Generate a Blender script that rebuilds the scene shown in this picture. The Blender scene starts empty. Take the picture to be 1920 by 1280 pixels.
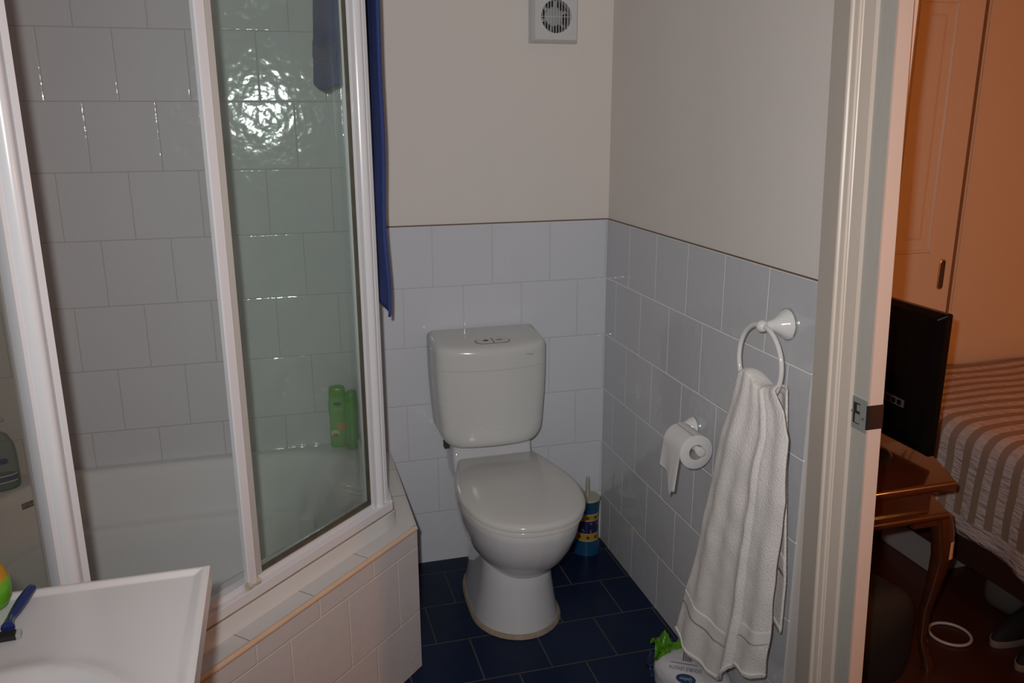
import bpy, bmesh, math, random
from mathutils import Vector, Matrix, noise
from mathutils.bvhtree import BVHTree
random.seed(7)
SC = bpy.context.scene
COL = SC.collection
V = Vector

# ------------------------------------------------------------------ camera
YAW, PITCH, ROLL, FPX = 0.27039, -0.26019, -0.00429, 1569.6
CAM = V((-1.0746, -2.657, 1.5207))
fw = V((math.sin(YAW) * math.cos(PITCH), math.cos(YAW) * math.cos(PITCH), math.sin(PITCH)))
rt = V((math.cos(YAW), -math.sin(YAW), 0))
up = rt.cross(fw)
r2 = math.cos(ROLL) * rt + math.sin(ROLL) * up
u2 = -math.sin(ROLL) * rt + math.cos(ROLL) * up
cd = bpy.data.cameras.new('camera')
cd.sensor_width = 36
cd.lens = FPX / 1920 * 36
cd.clip_start = 0.02
cam = bpy.data.objects.new('camera', cd)
COL.objects.link(cam)
M3 = Matrix((r2, u2, -fw)).transposed()
cam.matrix_world = Matrix.Translation(CAM) @ M3.to_4x4()
SC.camera = cam

# ------------------------------------------------------------------ light and exposure
w = bpy.data.worlds.new('world')
w.use_nodes = True
w.node_tree.nodes['Background'].inputs[0].default_value = (0.02, 0.018, 0.016, 1)
SC.world = w
SC.view_settings.view_transform = 'Standard'
SC.view_settings.look = 'None'
SC.view_settings.exposure = 0.0
SC.view_settings.gamma = 1.0
SC.view_settings.use_curve_mapping = False


def light(name, kind, loc, energy, color, size=0.1, size_y=None, rot=None):
    l = bpy.data.lights.new(name, kind)
    l.energy = energy
    l.color = color
    if kind == 'AREA':
        l.shape = 'RECTANGLE'
        l.size = size
        l.size_y = size_y or size
    else:
        l.shadow_soft_size = size
    o = bpy.data.objects.new(name, l)
    COL.objects.link(o)
    o.matrix_world = Matrix.Translation(loc) @ (rot or Matrix()).to_4x4()
    return o


# the camera's flash, a small lamp just above the lens
fl = light('camera_flash', 'SPOT', CAM - 0.050 * r2 + 0.055 * u2 + 0.005 * fw, 80.0, (1.0, 0.985, 0.975), 0.016, None, M3 @ Matrix.Rotation(math.radians(7), 3, 'X'))
fl.data.spot_size = math.radians(104)
fl.data.spot_blend = 1.0
# the warm bulb of the bedroom
light('bedroom_bulb', 'POINT', V((1.95, -2.98, 1.25)), 35.0, (1.0, 0.32, 0.075), 0.07)

# ------------------------------------------------------------------ materials
MATS = {}


def nodes_of(name):
    m = bpy.data.materials.new(name)
    m.use_nodes = True
    nt = m.node_tree
    return m, nt, nt.nodes['Principled BSDF']


def N(nt, kind, **kw):
    n = nt.nodes.new(kind)
    for k, v in kw.items():
        if k.startswith('i_'):
            n.inputs[k[2:].replace('_', ' ')].default_value = v
        else:
            setattr(n, k, v)
    return n


def mat(name, color, rough=0.5, metal=0.0, spec=0.5, var=0.0, vscale=8.0, bump=0.0, bscale=60.0, bdist=0.002, coat=0.0, sheen=0.0, stretch=None, detail=3.0):
    if name in MATS:
        return MATS[name]
    m, nt, b = nodes_of(name)
    c = (*color, 1)
    b.inputs['Base Color'].default_value = c
    b.inputs['Roughness'].default_value = rough
    b.inputs['Metallic'].default_value = metal
    b.inputs['Specular IOR Level'].default_value = spec
    b.inputs['Coat Weight'].default_value = coat
    b.inputs['Sheen Weight'].default_value = sheen
    tc = N(nt, 'ShaderNodeTexCoord')
    src = tc.outputs['Object']
    if stretch:
        mp = N(nt, 'ShaderNodeMapping')
        mp.inputs['Scale'].default_value = stretch
        nt.links.new(src, mp.inputs['Vector'])
        src = mp.outputs['Vector']
    n = N(nt, 'ShaderNodeTexNoise', i_Scale=vscale, i_Detail=detail)
    nt.links.new(src, n.inputs['Vector'])
    r = N(nt, 'ShaderNodeMixRGB', blend_type='MIX')
    v = max(var, 0.02)
    r.inputs['Color1'].default_value = (*[max(0, x * (1 - v)) for x in color], 1)
    r.inputs['Color2'].default_value = (*[min(1, x * (1 + v)) for x in color], 1)
    nt.links.new(n.outputs['Fac'], r.inputs['Fac'])
    nt.links.new(r.outputs['Color'], b.inputs['Base Color'])
    if bump > 0:
        n2 = N(nt, 'ShaderNodeTexNoise', i_Scale=bscale, i_Detail=2.0)
        nt.links.new(src, n2.inputs['Vector'])
        bp = N(nt, 'ShaderNodeBump', i_Strength=bump, i_Distance=bdist)
        nt.links.new(n2.outputs['Fac'], bp.inputs['Height'])
        nt.links.new(bp.outputs['Normal'], b.inputs['Normal'])
    MATS[name] = m
    return m


def tile(name, color, grout, udir, uoff, vdir, voff, rough=0.085, ripple=0.25, rscale=30.0, var=0.006, pillow=0.004, mortar=0.0016, width=0.2, height=0.2, vscale=3.0, rdist=0.004, grough=0.9, smear=None):
    """square tiles in running bond; u = dot(p,udir)+uoff along the course, v = dot(p,vdir)+voff across it"""
    m, nt, b = nodes_of(name)
    tc = N(nt, 'ShaderNodeTexCoord')

    def dot(d, off):
        a = N(nt, 'ShaderNodeVectorMath', operation='DOT_PRODUCT')
        a.inputs[1].default_value = d
        nt.links.new(tc.outputs['Object'], a.inputs[0])
        s = N(nt, 'ShaderNodeMath', operation='ADD')
        s.inputs[1].default_value = off
        nt.links.new(a.outputs['Value'], s.inputs[0])
        return s.outputs[0]
    cx = N(nt, 'ShaderNodeCombineXYZ')
    nt.links.new(dot(udir, uoff), cx.inputs['X'])
    nt.links.new(dot(vdir, voff), cx.inputs['Y'])
    br = N(nt, 'ShaderNodeTexBrick', offset=0.5, offset_frequency=2, squash=1.0, squash_frequency=2)
    br.inputs['Scale'].default_value = 1.0
    br.inputs['Brick Width'].default_value = width
    br.inputs['Row Height'].default_value = height
    br.inputs['Mortar Size'].default_value = mortar
    br.inputs['Mortar Smooth'].default_value = 0.15
    br.inputs['Bias'].default_value = 0.0
    br.inputs['Color1'].default_value = (*color, 1)
    br.inputs['Color2'].default_value = (*[x * (1 - var) for x in color], 1)
    br.inputs['Mortar'].default_value = (*grout, 1)
    nt.links.new(cx.outputs[0], br.inputs['Vector'])
    # soft mottling of the glaze
    nz = N(nt, 'ShaderNodeTexNoise', i_Scale=vscale, i_Detail=4.0)
    nt.links.new(tc.outputs['Object'], nz.inputs['Vector'])
    mx = N(nt, 'ShaderNodeMixRGB', blend_type='MULTIPLY')
    mr = N(nt, 'ShaderNodeMapRange')
    mr.inputs['From Min'].default_value = 0.35
    mr.inputs['From Max'].default_value = 0.7
    mr.inputs['To Min'].default_value = 1.0 - 2 * var
    mr.inputs['To Max'].default_value = 1.0
    nt.links.new(nz.outputs['Fac'], mr.inputs['Value'])
    mx.inputs['Fac'].default_value = 1.0
    nt.links.new(br.outputs['Color'], mx.inputs['Color1'])
    nt.links.new(mr.outputs[0], mx.inputs['Color2'])
    nt.links.new(mx.outputs[0], b.inputs['Base Color'])
    rr = N(nt, 'ShaderNodeMapRange')
    rr.inputs['To Min'].default_value = rough
    rr.inputs['To Max'].default_value = grough
    nt.links.new(br.outputs['Fac'], rr.inputs['Value'])
    nt.links.new(rr.outputs[0], b.inputs['Roughness'])
    n2 = N(nt, 'ShaderNodeTexNoise', i_Scale=rscale, i_Detail=1.5)
    nt.links.new(tc.outputs['Object'], n2.inputs['Vector'])
    b1 = N(nt, 'ShaderNodeBump', i_Strength=ripple, i_Distance=rdist)
    nt.links.new(n2.outputs['Fac'], b1.inputs['Height'])
    b2 = N(nt, 'ShaderNodeBump', i_Strength=0.6, i_Distance=0.0012, invert=True)
    nt.links.new(br.outputs['Fac'], b2.inputs['Height'])
    nt.links.new(b1.outputs['Normal'], b2.inputs['Normal'])
    b3 = N(nt, 'ShaderNodeTexBrick', offset=0.5, offset_frequency=2, squash=1.0, squash_frequency=2)
    for k_, v_ in (('Scale', 1.0), ('Brick Width', width), ('Row Height', height), ('Mortar Size', pillow), ('Mortar Smooth', 1.0)):
        b3.inputs[k_].default_value = v_
    nt.links.new(cx.outputs[0], b3.inputs['Vector'])
    b4 = N(nt, 'ShaderNodeBump', i_Strength=0.5, i_Distance=0.0015, invert=True)
    nt.links.new(b3.outputs['Fac'], b4.inputs['Height'])
    nt.links.new(b2.outputs['Normal'], b4.inputs['Normal'])
    nt.links.new(b4.outputs['Normal'], b.inputs['Normal'])
    MATS[name] = m
    return m


def glass(name, tint, haze=0.03, hazecol=(0.8, 0.85, 0.8), gloss=0.02):
    """thin pane: tinted transmission, mirror-like glint and a faint film of soap"""
    m, nt, b = nodes_of(name)
    nt.nodes.remove(b)
    out = nt.nodes['Material Output']
    tr = N(nt, 'ShaderNodeBsdfTransparent')
    tr.inputs[0].default_value = (*tint, 1)
    gl = N(nt, 'ShaderNodeBsdfGlossy')
    gl.inputs['Roughness'].default_value = gloss
    fr = N(nt, 'ShaderNodeFresnel')
    fr.inputs['IOR'].default_value = 1.25
    m1 = N(nt, 'ShaderNodeMixShader')
    fk = N(nt, 'ShaderNodeMath', operation='MULTIPLY')
    fk.inputs[1].default_value = 0.35
    nt.links.new(fr.outputs[0], fk.inputs[0])
    nt.links.new(fk.outputs[0], m1.inputs[0])
    nt.links.new(tr.outputs[0], m1.inputs[1])
    nt.links.new(gl.outputs[0], m1.inputs[2])
    df = N(nt, 'ShaderNodeBsdfDiffuse')
    df.inputs[0].default_value = (*hazecol, 1)
    tc = N(nt, 'ShaderNodeTexCoord')
    nz = N(nt, 'ShaderNodeTexNoise', i_Scale=9.0, i_Detail=5.0)
    nt.links.new(tc.outputs['Object'], nz.inputs['Vector'])
    mr = N(nt, 'ShaderNodeMapRange')
    mr.inputs['From Min'].default_value = 0.3
    mr.inputs['From Max'].default_value = 0.75
    mr.inputs['To Min'].default_value = haze * 0.5
    mr.inputs['To Max'].default_value = haze * 1.5
    nt.links.new(nz.outputs['Fac'], mr.inputs['Value'])
    m2 = N(nt, 'ShaderNodeMixShader')
    nt.links.new(mr.outputs[0], m2.inputs[0])
    nt.links.new(m1.outputs[0], m2.inputs[1])
    nt.links.new(df.outputs[0], m2.inputs[2])
    nt.links.new(m2.outputs[0], out.inputs['Surface'])
    MATS[name] = m
    return m


WT = (0.66, 0.67, 0.715)
RT2 = 2 ** 0.5
HT = 1.1894
M_TBACK = tile('white_tile_back', WT, (0.58, 0.57, 0.57), (-1, 0, 0), -0.004, (0, 0, 1), 2.0 - HT, mortar=0.0009, ripple=0.3)
M_TSHOW = tile('white_tile_shower', (0.58, 0.585, 0.60), (0.46, 0.41, 0.36), (-1, 0, 0), -1.577 + 1.905, (0, 0, 1), 9 * 0.195 - 0.987, mortar=0.0009, ripple=0.4, width=0.1905, height=0.195)
M_TRIGHT = tile('white_tile_right', (0.575, 0.58, 0.60), (0.92, 0.91, 0.89), (0, -1, 0), -0.1935, (0, 0, 1), 2.0 - HT, ripple=0.25, mortar=0.0022)
M_TLEFT = tile('white_tile_left', WT, (0.42, 0.36, 0.30), (0, 1, 0), 0.02, (0, 0, 1), 2.0 - HT)
M_THOB = tile('white_tile_hob', (0.62, 0.60, 0.60), (0.74, 0.71, 0.69), (0.70711, 0.70711, 0), 2.241, (0, 0, 1), 0.020, rough=0.2, ripple=0.25)
M_TLEDGE = tile('white_tile_ledge', (0.62, 0.61, 0.61), (0.25, 0.2, 0.16), (0.70711, 0.70711, 0), 2.049, (0.70711, -0.70711, 0), 10.0, height=50.0, rough=0.2, ripple=0.1, mortar=0.001)
M_TLEDGER = tile('white_tile_ledge_side', (0.66, 0.65, 0.62), (0.25, 0.2, 0.16), (0, 1, 0), 2.065, (1, 0, 0), 10.0, height=50.0, rough=0.2, ripple=0.1, mortar=0.001)
M_FLOOR = tile('navy_floor_tile', (0.0035, 0.0135, 0.050), (0.09, 0.085, 0.08), (-1, 0, 0), -0.31, (0, -1, 0), 2.0 - 0.0824, rough=0.35, ripple=0.25, rscale=18, var=0.12, mortar=0.0026, vscale=7.0)
MATS['navy_floor_tile'].node_tree.nodes['Principled BSDF'].inputs['Specular IOR Level'].default_value = 0.22
M_PAINT = mat('cream_wall_paint', (0.75, 0.69, 0.645), 0.75, spec=0.25, bump=0.25, bscale=220, bdist=0.0012)
M_CEIL = mat('white_ceiling_paint', (0.78, 0.75, 0.72), 0.8)
M_TRIM = mat('cream_gloss_trim_paint', (0.78, 0.66, 0.56), 0.35, bump=0.08, bscale=30, bdist=0.001)
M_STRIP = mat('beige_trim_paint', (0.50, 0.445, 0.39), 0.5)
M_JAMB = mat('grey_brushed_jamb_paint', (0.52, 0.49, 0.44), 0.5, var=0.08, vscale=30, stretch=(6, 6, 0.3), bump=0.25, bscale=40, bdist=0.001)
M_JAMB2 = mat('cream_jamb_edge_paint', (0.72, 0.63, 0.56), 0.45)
M_BROWN = mat('brown_line', (0.17, 0.11, 0.075), 0.8)
M_CER = mat('white_ceramic', (0.62, 0.62, 0.64), 0.08, coat=0.3)
M_LID = mat('ivory_plastic_seat', (0.60, 0.59, 0.57), 0.16)
M_CIS = mat('ivory_plastic_cistern', (0.64, 0.645, 0.625), 0.16)
M_SEAL = mat('stained_silicone_sealant', (0.30, 0.245, 0.18), 0.7, var=0.35, vscale=40)
M_DARK = mat('dark_shadow_gap', (0.02, 0.018, 0.016), 0.8)
M_TUB = mat('white_acrylic_tub', (0.66, 0.67, 0.665), 0.11)
M_ALU = mat('white_powder_coated_aluminium', (0.73, 0.74, 0.77), 0.25, coat=0.2)
M_ALUG = mat('satin_aluminium', (0.60, 0.61, 0.58), 0.35, metal=0.3)
M_GASK = mat('dark_glass_gasket', (0.09, 0.075, 0.05), 0.6, var=0.4, vscale=30)
M_EDGE = mat('yellowed_plastic_edge_trim', (0.66, 0.48, 0.34), 0.4, var=0.12, vscale=14)
M_RIM = mat('cream_bath_rim', (0.76, 0.70, 0.65), 0.2)
M_GREEN = glass('green_tinted_glass', (0.963, 0.988, 0.977), 0.041, (0.52, 0.60, 0.55))
M_SMOKE = glass('hazy_clear_glass', (0.89, 0.88, 0.85), 0.03, (0.6, 0.57, 0.52))
M_CLEAR = glass('clear_plastic', (0.80, 0.84, 0.84), 0.12, (0.5, 0.58, 0.57))
M_CHROME = mat('chrome', (0.62, 0.64, 0.63), 0.25, metal=0.75)
M_CHROMED = mat('tarnished_chrome', (0.42, 0.39, 0.36), 0.22, metal=1.0, var=0.3, vscale=80)
M_NAVYT = mat('navy_terry_cloth', (0.041, 0.070, 0.255), 0.95, bump=0.8, bscale=420, bdist=0.003)
M_TERRY = mat('white_terry_cloth', (0.88, 0.835, 0.805), 0.95, var=0.07, vscale=230, bump=0.75, bscale=300, bdist=0.004)
M_TERRYB = mat('white_woven_towel_band', (0.84, 0.80, 0.77), 0.8, bump=0.5, bscale=500, bdist=0.001, stretch=(1, 1, 0.2))
M_PAPER = mat('white_tissue_paper', (0.74, 0.725, 0.72), 0.9, bump=0.15, bscale=90)
M_CARD = mat('grey_cardboard_core', (0.34, 0.31, 0.28), 0.9)
M_VAN = mat('white_moulded_vanity_top', (0.74, 0.71, 0.71), 0.22, var=0.03)
M_VCAB = mat('white_laminate', (0.65, 0.60, 0.58), 0.4)


# ------------------------------------------------------------------ mesh helpers
class MB:
    def __init__(s):
        s.b = bmesh.new()

    def box(s, x0, x1, y0, y1, z0, z1, mi=0, skew=None):
        vs = []
        for z in (z0, z1):
            for x, y in ((x0, y0), (x1, y0), (x1, y1), (x0, y1)):
                vs.append(s.b.verts.new(skew(V((x, y, z))) if skew else (x, y, z)))
        for f in ((3, 2, 1, 0), (4, 5, 6, 7), (0, 1, 5, 4), (1, 2, 6, 5), (2, 3, 7, 6), (3, 0, 4, 7)):
            s.b.faces.new([vs[i] for i in f]).material_index = mi
        return s

    def obox(s, o, ax, ay, az, mi=0):
        """box from corner o with edge vectors"""
        o, ax, ay, az = V(o), V(ax), V(ay), V(az)
        if ax.cross(ay).dot(az) < 0:
            ax, ay = ay, ax
        vs = [s.b.verts.new(o + k * az + i) for k in (0, 1) for i in (V((0, 0, 0)), ax, ax + ay, ay)]
        for f in ((3, 2, 1, 0), (4, 5, 6, 7), (0, 1, 5, 4), (1, 2, 6, 5), (2, 3, 7, 6), (3, 0, 4, 7)):
            s.b.faces.new([vs[i] for i in f]).material_index = mi
        return s

    def loft(s, rings, cap0=True, cap1=True, closed=True, mi=0, mif=None):
        R = [[s.b.verts.new(p) for p in r] for r in rings]
        n = len(R[0])
        for i in range(len(R) - 1):
            for j in range(n if closed else n - 1):
                k = (j + 1) % n
                f = s.b.faces.new((R[i][j], R[i][k], R[i + 1][k], R[i + 1][j]))
                f.material_index = mif(i, j) if mif else mi
        if cap0:
            s.b.faces.new(R[0][::-1]).material_index = mif(0, 0) if mif else mi
        if cap1:
            s.b.faces.new(R[-1]).material_index = mif(len(R) - 2, 0) if mif else mi
        return s

    def prism(s, poly, z0, z1, mi=0, skew=None):
        f = skew or (lambda p: p)
        return s.loft([[f(V((x, y, z0))) for x, y in poly], [f(V((x, y, z1))) for x, y in poly]], mi=mi)

    def lathe(s, prof, o=(0, 0, 0), axis='z', seg=40, mi=0, mif=None, cap=True):
        o = V(o)
        rings = []
        for r, h in prof:
            ring = []
            for k in range(seg):
                a = 2 * math.pi * k / seg
                c, d = r * math.cos(a), r * math.sin(a)
                ring.append(o + (V((c, d, h)) if axis == 'z' else V((-h, c, d)) if axis == 'x' else V((c, -h, d))))
            rings.append(ring)
        return s.loft(rings, cap, cap, mi=mi, mif=mif)

    def tube(s, pts, rad, seg=14, cap=True, mi=0):
        pts = [V(p) for p in pts]
        n = len(pts)
        rad = rad if isinstance(rad, (list, tuple)) else [rad] * n
        rings = []
        prev = None
        for i, p in enumerate(pts):
            t = (pts[min(i + 1, n - 1)] - pts[max(i - 1, 0)]).normalized()
            a = prev - prev.dot(t) * t if prev else t.orthogonal()
            a.normalize()
            prev = a
            c = t.cross(a)
            rings.append([p + rad[i] * (math.cos(2 * math.pi * k / seg) * a + math.sin(2 * math.pi * k / seg) * c) for k in range(seg)])
        return s.loft(rings, cap, cap, mi=mi)

    def torus(s, c, ax, ay, R, r, seg=48, sub=12, mi=0):
        c, ax, ay = V(c), V(ax).normalized(), V(ay).normalized()
        az = ax.cross(ay)
        rings = []
        for i in range(seg + 1):
            a = 2 * math.pi * i / seg
            d = math.cos(a) * ax + math.sin(a) * ay
            rings.append([c + d * (R + r * math.cos(2 * math.pi * k / sub)) + az * r * math.sin(2 * math.pi * k / sub) for k in range(sub)])
        s.loft(rings, False, False, mi=mi)
        bmesh.ops.remove_doubles(s.b, verts=s.b.verts, dist=1e-6)
        return s

    def grid(s, fn, nu, nv, mi=0, mif=None):
        G = [[s.b.verts.new(fn(i / nu, j / nv)) for i in range(nu + 1)] for j in range(nv + 1)]
        for j in range(nv):
            for i in range(nu):
                f = s.b.faces.new((G[j][i], G[j][i + 1], G[j + 1][i + 1], G[j + 1][i]))
                f.material_index = mif(i / nu, j / nv) if mif else mi
        return s

    def poly(s, pts, thick, nrm, mi=0):
        n = V(nrm).normalized() * thick
        return s.loft([[V(p) for p in pts], [V(p) + n for p in pts]], mi=mi)

    def bvh(s):
        s.b.normal_update()
        return BVHTree.FromBMesh(s.b)

    def build(s, name, m, parent=None, smooth=35, bevel=0.0, seg=2, sub=0, solid=0.0, recalc=True):
        if recalc:
            bmesh.ops.recalc_face_normals(s.b, faces=s.b.faces)
        me = bpy.data.meshes.new(name)
        s.b.to_mesh(me)
        s.b.free()
        for mm in (m if isinstance(m, (list, tuple)) else [m]):
            me.materials.append(mm)
        if smooth:
            for p in me.polygons:
                p.use_smooth = True
            me.set_sharp_from_angle(angle=math.radians(smooth))
        o = bpy.data.objects.new(name, me)
        COL.objects.link(o)
        if parent:
            adopt(o, parent)
        if solid:
            md = o.modifiers.new('thickness', 'SOLIDIFY')
            md.thickness = solid
            md.offset = 0
        if bevel:
            md = o.modifiers.new('bevel', 'BEVEL')
            md.width = bevel
            md.segments = seg
            md.limit_method = 'ANGLE'
            md.angle_limit = math.radians(40)
            md.harden_normals = False
        if sub:
            md = o.modifiers.new('subdivision', 'SUBSURF')
            md.levels = md.render_levels = sub
        return o


WORLD = {}


def adopt(o, parent):
    o.parent = parent
    o.matrix_parent_inverse = WORLD.get(parent.name, Matrix()).inverted()
    WORLD[o.name] = Matrix()


def thing(name, loc, label, cat, group=None, kind=None):
    o = bpy.data.objects.new(name, None)
    o.empty_display_size = 0.05
    COL.objects.link(o)
    o.location = loc
    WORLD[o.name] = Matrix.Translation(loc)
    tag(o, label, cat, group, kind)
    return o


def tag(o, label, cat, group=None, kind=None):
    o['label'] = label
    o['category'] = cat
    if group:
        o['group'] = group
    if kind:
        o['kind'] = kind
    return o


def catmull(pts, n=6, closed=False):
    pts = [V(p) for p in pts]
    out = []
    m = len(pts)
    rng = range(m if closed else m - 1)
    for i in rng:
        if closed:
            p0, p1, p2, p3 = pts[(i - 1) % m], pts[i], pts[(i + 1) % m], pts[(i + 2) % m]
        else:
            p0, p1, p2, p3 = pts[max(i - 1, 0)], pts[i], pts[i + 1], pts[min(i + 2, m - 1)]
        for k in range(n):
            t = k / n
            out.append(0.5 * ((2 * p1) + (p2 - p0) * t + (2 * p0 - 5 * p1 + 4 * p2 - p3) * t * t + (3 * p1 - p0 - 3 * p2 + p3) * t ** 3))
    if not closed:
        out.append(pts[-1])
    return out


def interp(tab, x):
    if x <= tab[0][0]:
        return tab[0][1]
    for (a, fa), (b, fb) in zip(tab, tab[1:]):
        if x <= b:
            t = (x - a) / (b - a)
            return fa + (fb - fa) * t
    return tab[-1][1]


def text_polys(body, size, spacing=1.0):
    """flat lettering as (verts, faces), centred at the origin in the xy plane"""
    c = bpy.data.curves.new('lettering', 'FONT')
    c.body = body
    c.size = size
    c.align_x = 'CENTER'
    c.align_y = 'CENTER'
    c.space_character = spacing
    c.resolution_u = 3
    o = bpy.data.objects.new('lettering', c)
    COL.objects.link(o)
    dg = bpy.context.evaluated_depsgraph_get()
    me = bpy.data.meshes.new_from_object(o.evaluated_get(dg))
    vs = [v.co.copy() for v in me.vertices]
    fs = [list(p.vertices) for p in me.polygons]
    bpy.data.objects.remove(o)
    bpy.data.curves.remove(c)
    bpy.data.meshes.remove(me)
    return vs, fs


def decal(name, vs, fs, m, parent, origin, right, upv, tree=None, off=0.0006, mi=None):
    """lay flat outlines on a surface: origin/right/up give the plane, each vertex is dropped onto the surface along the plane's normal"""
    right, upv = V(right).normalized(), V(upv).normalized()
    n = right.cross(upv).normalized()
    b = bmesh.new()
    out = []
    for v in vs:
        p = V(origin) + right * v.x + upv * v.y
        q = None
        if tree:
            h = tree.ray_cast(p + n * 0.15, -n, 0.4)
            if h[0] is not None:
                q = h[0] + n * off
        if q is None:
            q = p + n * off
        out.append(b.verts.new(q))
    for f in fs:
        try:
            b.faces.new([out[i] for i in f])
        except ValueError:
            pass
    bmesh.ops.triangulate(b, faces=b.faces)
    me = bpy.data.meshes.new(name)
    b.to_mesh(me)
    b.free()
    me.materials.append(m)
    o = bpy.data.objects.new(name, me)
    COL.objects.link(o)
    if parent:
        adopt(o, parent)
    return o


def disc_polys(rx, ry, n=28, inner=0.0):
    vs, fs = [V((0, 0, 0))], []
    R = 4
    for r in range(1, R + 1):
        for k in range(n):
            a = 2 * math.pi * k / n
            vs.append(V((rx * r / R * math.cos(a), ry * r / R * math.sin(a), 0)))
    for k in range(n):
        fs.append([0, 1 + k, 1 + (k + 1) % n])
    for r in range(R - 1):
        for k in range(n):
            a, b2 = 1 + r * n + k, 1 + r * n + (k + 1) % n
            fs.append([a, a + n, b2 + n, b2])
    return vs, fs


def merge_polys(*items):
    vs, fs = [], []
    for (v, f, dx, dy) in items:
        o = len(vs)
        vs += [p + V((dx, dy, 0)) for p in v]
        fs += [[i + o for i in q] for q in f]
    return vs, fs


def rect_polys(w_, h_, nx=6, ny=2):
    vs = [V((-w_ / 2 + w_ * i / nx, -h_ / 2 + h_ * j / ny, 0)) for j in range(ny + 1) for i in range(nx + 1)]
    fs = [[j * (nx + 1) + i, j * (nx + 1) + i + 1, (j + 1) * (nx + 1) + i + 1, (j + 1) * (nx + 1) + i] for j in range(ny) for i in range(nx)]
    return vs, fs


def star_polys(r):
    vs = [V((0, 0, 0))]
    for k in range(10):
        a = math.pi / 2 + math.pi * k / 5
        q = r if k % 2 == 0 else r * 0.42
        vs.append(V((q * math.cos(a), q * math.sin(a), 0)))
    return vs, [[0, 1 + k, 1 + (k + 1) % 10] for k in range(10)]


# ------------------------------------------------------------------ the rooms
XL, YF, ZC = -2.04, -3.2, 2.4          # left wall, wall behind the camera, ceiling
XB, YBB, XBR = 3.3, 0.52, 3.3          # bedroom extents
WTH = 0.062                            # bedroom face of the partition
YD0, YD1, ZD = -1.371, -2.14, 2.06     # door opening


def structure(name, mb, m, label, cat, **kw):
    o = mb.build(name, m, **kw)
    return tag(o, label, cat, kind='structure')


structure('floor', MB().box(XL, 0.02, YF, 0.004, -0.06, 0), M_FLOOR, 'navy blue ceramic bathroom floor tiles with brown grout', 'floor', smooth=0)
structure('ceiling', MB().box(XL - 0.1, XB + 0.1, YF - 0.5, YBB + 0.1, ZC, ZC + 0.06), M_CEIL, 'white ceiling over bathroom and bedroom', 'ceiling', smooth=0)
wb = structure('wall_back', MB().box(XL - 0.1, 0.004, 0.004, 0.1, 0, ZC), M_PAINT, 'cream painted wall with white tiling behind the toilet', 'wall', smooth=0)
MB().box(-0.835, 0.0, 0.0, 0.0039, 0, HT).build('dado_tiling', M_TBACK, wb, smooth=0)
MB().box(XL, -0.835, 0.0, 0.0039, 0, ZC).build('shower_tiling', M_TSHOW, wb, smooth=0)
MB().box(-0.835, 0.0, -0.0006, 0.0039, HT, HT + 0.0035).build('dado_top_strip', M_BROWN, wb, smooth=0)  # thin brown strip along the top edge of the tiles
mb = MB().box(0.004, WTH, YD0 + 0.075, 0.1, 0, ZC).box(0.004, WTH, YF, YD1, 0, ZC).box(0.004, WTH, YD1, YD0, ZD, ZC)
wr = structure('wall_right', mb, M_PAINT, 'cream painted partition with white tiled dado and doorway', 'wall', smooth=0)
YT = -1.176
MB().box(0.0, 0.0039, YT, 0.0, 0, HT).build('dado_tiling', M_TRIGHT, wr, smooth=0)
MB().box(-0.0006, 0.0039, YT, 0.0, HT, HT + 0.003).build('dado_top_strip', M_BROWN, wr, smooth=0)
structure('wall_left', MB().box(XL - 0.1, XL, YF, 0.004, 0, ZC), M_TLEFT, 'white tiled wall at the far end of the bath', 'wall', smooth=0)
structure('wall_front', MB().box(XL - 0.1, 0.004, YF - 0.1, YF, 0, ZC), M_PAINT, 'cream wall behind the camera', 'wall', smooth=0)

M_WOOD = mat('dark_red_floorboards', (0.075, 0.022, 0.011), 0.35, var=0.35, vscale=9, stretch=(1, 0.12, 1))
M_BPAINT = mat('bedroom_cream_paint', (0.62, 0.52, 0.42), 0.7)
structure('floor.001', MB().box(0.02, XB, YF - 0.5, YBB, -0.06, 0), M_WOOD, 'dark red timber floor of the bedroom', 'floor', smooth=0)
structure('wall_bedroom', MB().box(0.02, XB + 0.1, YBB, YBB + 0.1, 0, ZC), M_BPAINT, 'bedroom wall behind the wardrobe', 'wall', smooth=0)
structure('wall_bedroom.001', MB().box(XB, XB + 0.1, YF - 0.5, YBB, 0, ZC), M_BPAINT, 'far side wall of the bedroom', 'wall', smooth=0)
structure('wall_bedroom.002', MB().box(0.02, XB + 0.1, YF - 0.6, YF - 0.5, 0, ZC), M_BPAINT, 'bedroom wall nearest the camera', 'wall', smooth=0)


# door frame: leans very slightly in the plane of its wall
def lean(p):
    return V((p.x, p.y + 0.052 * (p.z - 1.1), p.z))


dr = thing('door_1', (0.0, YD0, 0), 'cream moulded door frame with chrome strike plate beside white towel', 'door frame', kind='structure')
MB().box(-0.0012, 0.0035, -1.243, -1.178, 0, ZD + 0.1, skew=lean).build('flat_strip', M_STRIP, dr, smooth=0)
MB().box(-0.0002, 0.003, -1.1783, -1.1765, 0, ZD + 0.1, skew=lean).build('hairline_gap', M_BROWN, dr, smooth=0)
prof = [(-1.243, 0.002), (-1.243, -0.010), (-1.246, -0.0155), (-1.250, -0.0165), (-1.2535, -0.0155), (-1.256, -0.0125), (-1.268, -0.0125), (-1.2715, -0.0165),
        (-1.275, -0.0190), (-1.2785, -0.0185), (-1.280, -0.0155), (-1.2835, -0.0155), (-1.285, -0.0135), (-1.2885, -0.0135), (-1.290, -0.0165), (-1.322, -0.0175), (-1.3265, -0.0155), (-1.3265, 0.002)]
arch = [(x, y) for y, x in prof]
MB().prism(arch, 0, ZD + 0.08, skew=lean).build('architrave', M_TRIM, dr, smooth=0)
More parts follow.
